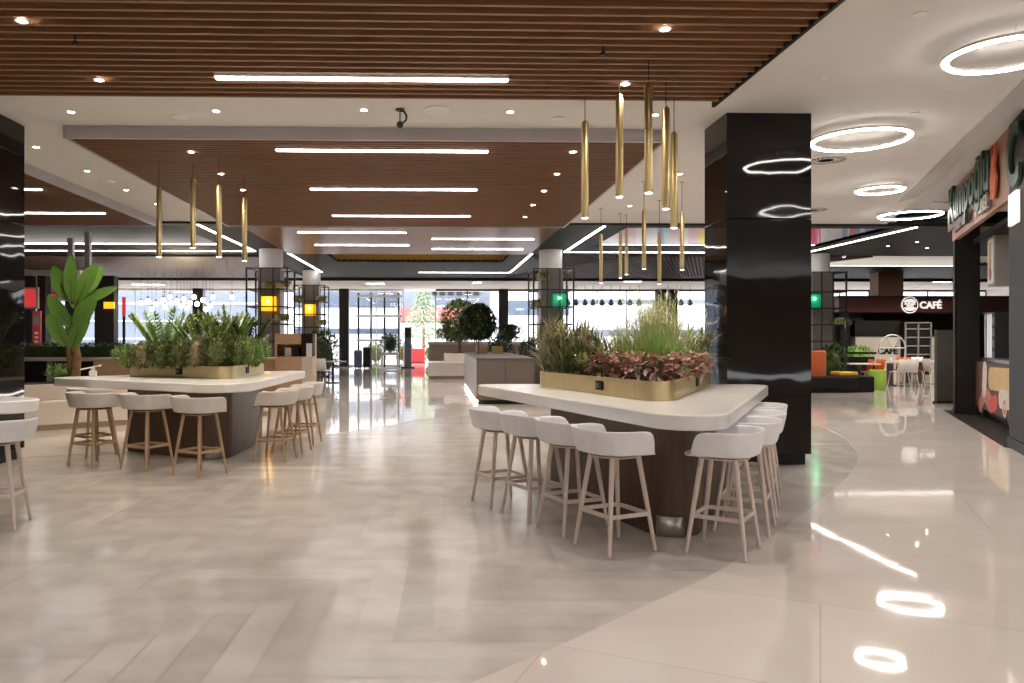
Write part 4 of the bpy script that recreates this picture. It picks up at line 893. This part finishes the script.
# ================================================================== ENTRANCE VESTIBULE AND OUTSIDE
vx0, vx1 = Q(362, 41).x, Q(402, 41).x; vy0, vy1 = 39.2, 42.2
t = thing('entrance_vestibule', 'black framed glass entrance vestibule in the far facade', 'entrance', ((vx0 + vx1) / 2, vy0, 0)); w = vx1 - vx0
f = MB()
for u in (0, .30, .62, .96): f.box((-w / 2 + w * u, 0, 1.9), (.09, .09, 3.8))
f.build('frame', 'black', t, smooth=False); f = MB()
for z in (3.62, 2.62, 1.38): f.box((0, -.04, z), (w + .2, .1, .11))
f.build('white_rail', 'white', t, smooth=False)
MB().box((0, .02, 1.9), (w, .012, 3.7)).build('glass', 'glass', t, smooth=False)
MB().box((w / 2, 1.5, 1.9), (.012, 2.9, 3.7)).build('glass', 'glass', t, smooth=False)
for k, (dx, m_, h, l) in enumerate(((-.55, 'dark', 1.0, 'dark stroller-like bundle at left foot of entrance vestibule'), (-1.0, 'outdark', .85, 'low dark bag stack left of the entrance vestibule'))):
    o = thing('luggage_bag', l, 'bag', ((vx0 + vx1) / 2 + dx, vy0 - .9, 0)); MB().box((0, 0, h / 2 + .05), (.4, .35, h)).build('body', m_, o, bevel=.08); MB().path([(-.12, .1, h), (-.12, .1, h + .2), (.12, .1, h + .2), (.12, .1, h)], .012).build('handle', 'black', o)
    for sx in (-1, 1): MB().tube((sx * .12, -.03, .045), (sx * .12, .03, .045), .045, n=12).build('wheel', 'black', o)
c = Q(390, 36.2); t = thing('white_plant_stand', 'white legged stand carrying a dark shrub before the entrance', 'plant stand', c)
MB().box((0, 0, .06), (1.0, .5, .06)).build('base', 'white', t); MB().box((0, 0, .76), (.8, .5, .12)).build('tray', 'white', t)
for sx in (-1, 1): MB().box((sx * .36, 0, .42), (.07, .4, .68)).build('leg', 'white', t)
bush('potted_shrub', 'dark clipped shrub on white stand before the entrance', c + V((0, 0, .825)), .5, .85, 700, 'leafT', .12)
c = Q(408, 38.5); t = thing('totem_sign', 'tall slim dark totem sign right of the entrance', 'sign', c); MB().box((0, 0, .03), (.7, .4, .06)).build('base', 'black', t); MB().box((0, 0, 1.05), (.34, .1, 1.98)).build('panel', 'outdark', t); MB().box((0, -.055, 1.75), (.26, .01, .45)).build('screen', 'dark', t)
# pale tree, red planter, buildings outside
t = thing('conical_tree', 'tall pale conical tree seen through the far windows', 'tree', (-.75, 56, -.06)); m = MB()
for i in range(2600):
    z = 1.6 + 4.4 * rnd.random() ** 1.3; r = 1.75 * (1 - (z - 1.5) / 4.6) * rnd.uniform(.5, 1); a = rnd.uniform(0, 2 * pi); m.leaf((r * cos(a), r * sin(a), z), V((cos(a), sin(a), -.35)), .34, .13, .2, 2)
m.build('crown', 'xmas', t, smooth=False); MB().tube((0, 0, 0), (0, 0, 5.5), .14, .04, 8).build('trunk', 'trunk', t)
t = thing('red_planter', 'red rectangular planter outside the entrance', 'planter', (-1.15, 46, -.06)); MB().box((0, 0, .5), (1.2, .6, .85)).build('box', 'redp', t, bevel=.03); MB().box((0, 0, .03), (1.3, .7, .06)).build('base', 'white', t)
for k in range(3):
    bush('outdoor_shrub', ('low green shrub outside, left of the red planter', 'low green shrub standing behind the red planter', 'low green shrub outside, right of the red planter')[k], (-3.6 + k * 1.75, 47.7, -.06), .72, 1.25, 350, 'leafA', .2)
def building(name, label, x0, x1, y, h, m, bands, bm):
    t = thing(name, label, 'building', ((x0 + x1) / 2, y, -.06)); w = x1 - x0
    MB().box((0, 2, h / 2), (w, 4, h)).build('wall', m, t, smooth=False)
    for z, hh in bands: MB().box((0, -.05, z), (w * .98, .1, hh)).build('band', bm, t, smooth=False)
    return t
building('office_building', 'blue-grey banded building behind the left windows', -46, -14, 66, 14, 'outblue', [(k, .12) for k in (1.5, 3, 4.5, 6, 7.5, 9)], 'outwhite')
b1 = building('pale_building', 'pale building behind the entrance with dark upper windows', -13, -3.2, 72, 12, 'outwhite', [(2.2, .5), (5.2, 1.6)], 'outdark')
b2_ = building('shop_building', 'dark fronted building with red awning behind the pale tree', -3.0, 5.0, 68, 9, 'outblue', [(1.6, 2.6)], 'outwhite')
MB().box((0, -.6, 3.6), (7.8, 1.2, 1.1)).build('awning', 'awning', b2_, smooth=False)
for k in range(6): MB().box((-1 + k * .75, -.1, 5.6), (.5, .12, .5)).build('sign_letter', 'dark', b2_, smooth=False)
building('glass_building', 'pale glazed building seen right of the topiary', 5.4, 11, 62, 9, 'outwhite', [(4.0, 1.2)], 'outdark')
building('long_building', 'long white building behind the right windows', 11.5, 44, 64, 10, 'outwhite', [(2.0, .5), (4.6, .35)], 'outblue')
DPN = None
for px in (568, 576, 585, 593, 602, 611, 620, 630, 639, 668, 681, 690):
    c = Q(px, 38, Zat(306, 38)); lab = 'small dark drop pendant hanging before the right windows'
    if DPN is None:
        DPN = thing('drop_pendant', lab, 'pendant light', c, 0, 'drop pendants before the right windows'); MB().lathe([(.0001, 0), (.10, .02), (.14, .12), (.05, .34), (.02, .36)], 14).build('lamp_shade', 'outdark', DPN); MB().tube((0, 0, .35), (0, 0, ZS - c.z), .012, n=6).build('cord', 'black', DPN)
    else: dup(DPN, c, 0, lab)
# ================================================================== CAFE KIOSK
KD = 27.0; kx0, kx1 = Q(843, KD).x, Q(1045, KD).x; kc = (kx0 + kx1) / 2; w = kx1 - kx0
t = thing('cafe_kiosk', 'cafe kiosk with maroon fascia and cream counter', 'kiosk', (kc, KD, 0))
zf0, zf1 = Zat(312, KD), Zat(297, KD)
MB().b2(-w / 2, w / 2, -.1, 2.6, zf0, zf1).build('fascia', 'maroon', t, bevel=.01); MB().b2(-w / 2 - .05, w / 2 + .05, -.15, 2.65, zf1, zf1 + .06).build('cornice', 'dark', t)
for sx in (-w / 2 + .3, w / 2 - .3): MB().b2(sx - .12, sx + .12, 0, .25, 0, zf0).build('post', 'dark', t)
MB().b2(-w / 2 + .05, -w / 2 + 1.1, .3, 1.2, 0, zf0).build('dark_side_panel', 'dark', t)
ca, cb = Q(861, KD).x - kc, Q(908, KD).x - kc
MB().b2(ca, cb + 1.6, -.05, .75, 0, 1.56).build('counter', 'kiosk', t, bevel=.01); MB().b2(ca - .03, cb + 1.63, -.1, .8, 1.56, 1.62).build('countertop', 'dark', t)
MB().b2(ca, cb, .0, .1, 1.63, 2.12).build('display_glass', 'dark', t)
ga, gb = Q(907, KD).x - kc, Q(933, KD).x - kc
MB().b2(ga, gb, -.3, .3, .2, 2.0).build('shelf_rack_back', 'pil', t)
rk = MB()
for z in (.9, 1.2, 1.5, 1.8, 2.02): rk.b2(ga, gb, -.36, -.3, z, z + .04)
for u in (0, .5, 1): x = ga + (gb - ga) * u; rk.b2(x - .02, x + .02, -.36, -.3, .2, 2.06)
rk.build('shelf_rack', 'grey_side', t, smooth=False)
MB().b2(-w / 2 + .1, w / 2, 2.4, 2.6, 0, zf0).build('back_wall', 'dark', t)
def textobj(name, s, size, m, parent, loc, rot=(R(90), 0, 0), ext=.012, align='LEFT', bold=.0):
    c = bpy.data.curves.new(name, 'FONT'); c.body = s; c.size = size; c.extrude = ext; c.align_x = align; c.offset = bold; c.materials.append(M[m]); c.resolution_u = 3
    q = bpy.data.objects.new(name, c); COL.objects.link(q); dg = bpy.context.evaluated_depsgraph_get(); dg.update(); me = bpy.data.meshes.new_from_object(q.evaluated_get(dg)); bpy.data.objects.remove(q); bpy.data.curves.remove(c)
    o = bpy.data.objects.new(name, me); COL.objects.link(o); o.parent = parent; o.location = loc; o.rotation_euler = rot; return o
s1 = thing('cafe_sign', 'round burger emblem and white CAFÉ letters on the maroon fascia', 'sign', (Q(915, KD).x, KD - .12, (zf0 + zf1) / 2))
def emblem(parent, r, m1, m2, cx=0):
    o = MB().tube((cx, .005, 0), (cx, -.03, 0), r, n=40).build('emblem_disc', m1, parent)
    ring_ = MB().tube((cx, -.031, 0), (cx, -.033, 0), r * .88, n=40).build('emblem_field', m2, o)
    for sg in (1, -1):
        pts = [(cx + r * .74 * cos(pi * k / 12), r * (.30 + .42 * sin(pi * k / 12)) * sg) for k in range(13)]; n = len(pts)
        MB().add([(x, -.036, z) for x, z in pts] + [(x, -.030, z) for x, z in pts], [tuple(range(n)), tuple(range(n, 2 * n))[::-1]] + [(i, (i + 1) % n, n + (i + 1) % n, n + i) for i in range(n)]).build('bun_half', m1, o, smooth=False)
    textobj('emblem_text', 'BURGER', r * .36, m1, o, (cx, -.034, r * .02), ext=.003, align='CENTER', bold=.006); textobj('emblem_text', 'KING', r * .36, m1, o, (cx, -.034, -r * .27), ext=.003, align='CENTER', bold=.006)
    return o
emblem(s1, .30, 'sign', 'maroon'); textobj('lettering', 'CAFÉ', .34, 'sign', s1, (.36, -.01, -.12), bold=.012)
s2 = thing('counter_sign', 'dark CAFÉ letters and small emblem on the cream counter', 'sign', (Q(868, KD).x, KD - .06, 1.02)); emblem(s2, .17, 'dark', 'kiosk'); textobj('lettering', 'CAFÉ', .30, 'dark', s2, (.55, -.005, -.08), bold=.012)
bush('planter_hedge', 'light green hedge row in front of the kiosk counter', Q(857, 26, .55), .55, .65, 420, 'leafC', .12); o = MB().box((0, 0, .27), (1.4, .5, .54)).build('hedge_box', 'dark', bevel=.01); o.location = Q(857, 26, 0); tag(o, 'dark box under the light green hedge row by the kiosk', 'planter')
# white arched frame
c = Q(892.5, 24.5, 0); t = thing('arched_frame', 'white half-round wire frame standing before kiosk counter', 'frame', c); m = MB(); rr = .42; z0 = 1.18
m.path([(rr * 1.0 * cos(pi * k / 20), 0, z0 + rr * sin(pi * k / 20)) for k in range(21)], .022, 8); m.path([(-rr, 0, z0), (rr, 0, z0)], .02); m.build('hoop', 'white', t); m = MB()
for a_ in (60, 120): m.path([(0, 0, z0), (rr * cos(R(a_)), 0, z0 + rr * sin(R(a_)))], .014)
m.build('spoke', 'white', t); MB().path([(-rr, 0, z0), (-rr * .8, 0, .0)], .02).build('leg', 'white', t); MB().path([(rr, 0, z0), (rr * .8, 0, .0)], .02).build('leg', 'white', t)
# cafe tables and chairs
def cafe_table(px, D, w, label):
    t = thing('cafe_table', label, 'table', Q(px, D), 0, 'square cafe tables in front of the kiosk'); MB().box((0, 0, .735), (w, .75, .035)).build('tabletop', 'chairwhite', t, bevel=.006); MB().box((0, 0, .37), (.14, .14, .70)).build('pedestal', 'grey_unit', t); MB().box((0, 0, .012), (.55, .5, .024)).build('base', 'grey_unit', t, bevel=.006)
cafe_table(858, 22.8, .95, 'cafe table nearest the lime pouf, left'); cafe_table(890, 24.2, .9, 'cafe table right behind the lime pouf'); cafe_table(909, 25.2, .85, 'cafe table behind the pair of white chairs'); cafe_table(921, 25.2, .8, 'cafe table nearest the grey partition')
gO = 'orange chairs in front of the kiosk'
for px, D, a_, l in ((863.5, 23.6, 80, 'orange chair left of lime pouf, rear one'), (874, 23.2, 95, 'orange chair directly behind the lime pouf'), (893.5, 25.4, 80, 'orange chair left of the white chairs'), (906, 26.0, 170, 'orange chair behind the white chairs'), (913.5, 24.3, -85, 'orange chair right of the white chairs')):
    simple_chair(Q(px, D), R(a_), 'orange', 'chairwhite', l, gO)
for px, D, a_, l in ((899, 23.6, 10, 'white chair at left of the white pair'), (908, 23.6, -5, 'white chair at right of the white pair'), (921, 26.0, 180, 'white chair at far table near partition'), (933, 24.2, -90, 'white chair half behind the grey partition'), (883, 25.3, 60, 'white chair beside the orange one left of pair')):
    simple_chair(Q(px, D), R(a_), 'chairwhite', 'chairwhite', l, 'white chairs in front of the kiosk')
c = Q(877, 22.2); t = thing('pouf', 'round lime green pouf between cafe tables', 'pouf', c); MB().lathe([(.0001, 0), (.22, 0), (.235, .03), (.235, .55), (.215, .58), (.0001, .585)], 28).build('body', 'green', t); MB().torus((0, 0, .565), .222, .008, 28, 6).build('piping', 'green', t)
t = thing('sofa', 'orange and dark sofa right of the black column foot', 'sofa', Q(818, 21.4)); MB().box((-.05, .25, .72), (.75, .18, .85)).build('backrest', 'orange_fab', t, bevel=.03); MB().box((.1, -.05, .28), (1.5, .9, .30)).build('seat', 'pil', t, bevel=.02); MB().box((.1, 0, .07), (1.3, .8, .14)).build('base', 'dark', t)
o = MB().box((0, 0, .06), (.55, .5, .12)).build('seat_cushion', 'yellow', bevel=.035); o.location = Q(844, 21.5, .44); tag(o, 'yellow cushion on the dark sofa end', 'cushion')
o = MB().b2(-.35, .75, -.4, .4, 0, .438).build('bench_end', 'pil', bevel=.02); o.location = Q(840, 21.5, 0); tag(o, 'dark low bench end under the yellow cushion', 'bench')
t = thing('planter_rail', 'dark planter divider with rail behind orange sofa', 'divider', Q(835, 24.6)); MB().box((0, 0, .62), (2.4, .3, .55)).build('box', 'dark', t); MB().box((0, 0, 1.02), (2.5, .36, .06)).build('rail', 'pil', t)
for k in range(8): MB().box((-1.1 + k * .31, 0, .17), (.03, .03, .35)).build('leg', 'chairwhite', t)
a = Q(937, 17.6); t = thing('partition', 'grey freestanding partition left of the shop pilaster', 'partition', (a.x + .25, a.y + .4, 0)); MB().b2(-.25, .55, -.4, -.3, .05, Zat(330, 17.6)).build('panel', 'partition', t, bevel=.006); MB().b2(-.27, .57, -.42, -.28, 0, .05).build('base', 'dark', t)
# ================================================================== SHOP AT RIGHT
A = V((10.62, 15.55, 0)); B = V((8.05, 10.55, 0)); sd = (B - A).normalized(); sn = V((sd.y, -sd.x, 0))    # sn points to the shop front (towards hall)
if sn.x > 0: sn = -sn
sa = math.atan2(sd.y, sd.x)
def sp(u, o=0, z=0): return A + sd * u + sn * o + V((0, 0, z))
LEN = (B - A).length
def sbox(u0, u1, o0, o1, z0, z1):
    c = sp((u0 + u1) / 2, (o0 + o1) / 2, (z0 + z1) / 2); return MB().box(c, (u1 - u0, abs(o1 - o0), z1 - z0), rz=sa)
struct(sbox(.47, .70, -.42, -.04, .0, 4.45).build('column', 'dark', bevel=.01)); struct(sbox(.46, .70, -.04, .0, .0, 4.45).build('column', 'pil', bevel=.01)); struct(sbox(.45, .71, -.43, .01, .0, .12).build('baseboard_shop', 'dark'))
struct(sbox(LEN + .12, LEN + 1.3, -.5, .02, .0, 4.45).build('column', 'pil', bevel=.01)); struct(sbox(LEN + .10, LEN + 1.35, -.52, .04, .0, .14).build('baseboard_shop', 'dark'))
struct(sbox(-.05, LEN + 6, -6, -5.8, 0, 4.45).build('wall_shop', 'dark', smooth=False)); struct(sbox(-.05, LEN + .3, -5.8, .1, .001, .006).build('floor_shop', 'pil', smooth=False))
struct(sbox(.0, LEN, -5.8, -.3, 3.35, 3.43).build('ceiling_shop', 'soffit', smooth=False))
sg = thing('shop_sign', 'copper shop fascia with green lettering above the dark shopfront', 'sign', sp(0, .01, 3.44), sa)
FL = LEN + .1
SGN = 1 if (Matrix.Rotation(-sa, 3, 'Z') @ sn).y > 0 else -1
MB().b2(.45, FL, min(0, -SGN * .08), max(0, -SGN * .08), 0, 1.0).build('fascia', 'copper', sg)
def stext(s, size, m, x, z, ext, bold, back=None):
    # local frame: +x runs along the fascia towards the camera; readable side faces the hall
    o = textobj('lettering', s, size, m, sg, (x, SGN * .05, z), (R(90), 0, 0 if SGN < 0 else pi), ext, 'LEFT', bold); return o
# which local side faces the hall?
loc_n = Matrix.Rotation(-sa, 3, 'Z') @ sn; SGN = 1 if loc_n.y > 0 else -1
bk = MB(); XS = FL - .15
for cx, cz, ww, hh in ((.60, .46, .75, .5), (1.35, .42, .55, .62), (2.15, .50, .7, .75), (3.0, .52, .8, .58), (3.8, .62, .7, .72)): bk.box((cx + .05, SGN * .02, cz), (ww + .35, .03, hh))
bk.build('letter_backing', 'brown_sign', sg, bevel=.03)
XT = .52 if SGN < 0 else 4.55
lt = stext('Kumpoğlu', 1.02, 'green_sign', XT, .36, .03, .03); lt.scale = (.95, 1, 1)
st = stext('DÖNER', .30, 'letter', 3.5 if SGN < 0 else 2.9, .07, .02, .008)
fl_ = MB(); pts = [(4.72, .15), (5.0, .12), (5.12, .45), (5.0, .62), (5.1, .92), (4.9, .76), (4.82, .95), (4.75, .62), (4.66, .42)]; n = len(pts)
fl_.add([(x, SGN * .03, z) for x, z in pts] + [(x, SGN * .06, z) for x, z in pts], [tuple(range(n)), tuple(range(n, 2 * n))[::-1]] + [(i, (i + 1) % n, n + (i + 1) % n, n + i) for i in range(n)]).build('flame_emblem', 'orange_fab', sg, smooth=False)
# second sign edge at the frame
e2 = thing('side_sign', 'green curved letter and pale panel on the near shop pilaster', 'sign', sp(LEN + .45, .03, 3.2), sa)
textobj('letter', 'C', 1.15, 'green_sign', e2, (-.3 if SGN < 0 else .55, SGN * .02, .35), (R(90), 0, 0 if SGN < 0 else pi), .02, 'LEFT', .03); MB().box((.2, SGN * .03, .02), (.5, .04, .42)).build('pale_panel', 'sign', e2)
# counter with food picture, lightbox, interior
ct = thing('shop_counter', 'shop counter with printed food picture on its front', 'counter', sp(0, -.42, 0), sa)
u0, u1 = .55, LEN - .2
S2 = SGN
MB().b2(u0, u1, -.06, .0, .16, 1.06).build('front_panel', 'dark', ct); MB().b2(u0, u1, min(-S2 * .62, 0), max(-S2 * .62, 0), 1.06, 1.12).build('countertop', 'steel', ct); MB().b2(u0, u1, min(-S2 * .6, -S2 * .07), max(-S2 * .6, -S2 * .07), .0, 1.05).build('cabinet_body', 'dark', ct)
art = MB().b2(u0 + .02, u1 - .02, .001 if S2 > 0 else -.075, .012 if S2 > 0 else -.061, .18, 1.05).build('food_print', 'brown_sign', ct)
yo = .013 if S2 > 0 else -.076
def capsule(x, z, L, r, ang, m, nm):
    pts = []
    for k in range(9): a_ = -pi / 2 + pi * k / 8; pts.append((L / 2 + r * cos(a_), r * sin(a_)))
    for k in range(9): a_ = pi / 2 + pi * k / 8; pts.append((-L / 2 + r * cos(a_), r * sin(a_)))
    ca_, sa_ = cos(ang), sin(ang); q = [(x + p[0] * ca_ - p[1] * sa_, z + p[0] * sa_ + p[1] * ca_) for p in pts]; n = len(q)
    global yo
    y2 = yo + S2 * .003; MB().add([(a_, yo, b_) for a_, b_ in q] + [(a_, y2, b_) for a_, b_ in q], [tuple(range(n)), tuple(range(n, 2 * n))[::-1]] + [(i, (i + 1) % n, n + (i + 1) % n, n + i) for i in range(n)]).build(nm, m, art, smooth=False); yo += S2 * .0005
for x, z, L, r, g, m_ in ((1.5, .34, .5, .14, .5, 'meat'), (2.1, .40, .5, .17, -.3, 'meat'), (2.6, .34, .45, .14, .2, 'redp'), (1.75, .74, .30, .19, 1.35, 'tanpaper'), (3.35, .80, 1.9, .20, .02, 'crumb'), (3.9, .50, 1.2, .16, .04, 'tanpaper'), (3.6, .36, .02, .17, 0, 'tanpaper'), (3.6, .36, .02, .12, 0, 'meat'), (3.62, .37, .02, .05, 0, 'tanpaper'), (4.6, .36, .5, .15, .1, 'meat')): capsule(u0 + (x - .6) * .95, z, L, r, g, m_, 'wrap_picture')
lb = thing('menu_lightbox', 'hanging menu lightbox picturing a wrap inside the shop', 'lightbox', sp(1.75, -.7, 2.55), sa)
MB().box((0, 0, .35), (.62, .55, .9)).build('case', 'grey_side', lb, bevel=.01)
for sg_ in (1, -1):
    pf = MB().box((0, sg_ * .281, .35), (.52, .012, .8)).build('picture_face', 'white', lb); MB().box((-.02, sg_ * .289, .45), (.2, .006, .5)).build('wrap_picture', 'crumb', pf); MB().tube((.0, sg_ * .288, .12), (.0, sg_ * .293, .12), .12, n=20).build('wrap_picture', 'meat', pf)
for s_ in (-1, 1): MB().tube((s_ * .2, 0, .79), (s_ * .2, 0, .9), .01).build('hanger', 'black', lb)
bt = thing('drinks_bottle_rack', 'narrow dark rack of bottles inside the shop', 'rack', sp(.9, -.75, 0), sa); MB().box((0, 0, 1.0), (.3, .3, 2.0)).build('cabinet', 'black', bt)
for k in range(5): MB().box((0, SGN * .152, .95 + k * .22), (.24, .01, .15)).build('shelf_front', 'grey_side', bt)
bt = thing('shop_machine', 'dark kitchen machine on the shop back counter', 'machine', sp(3.4, -3.2, 0), sa); MB().box((0, 0, .5), (2.2, .7, 1.0)).build('cabinet', 'dark', bt); MB().box((.2, 0, 1.3), (1.2, .6, .6)).build('body', 'pil', bt, bevel=.02); MB().box((.2, SGN * .31, 1.3), (.9, .02, .35)).build('door', 'outdark', bt)
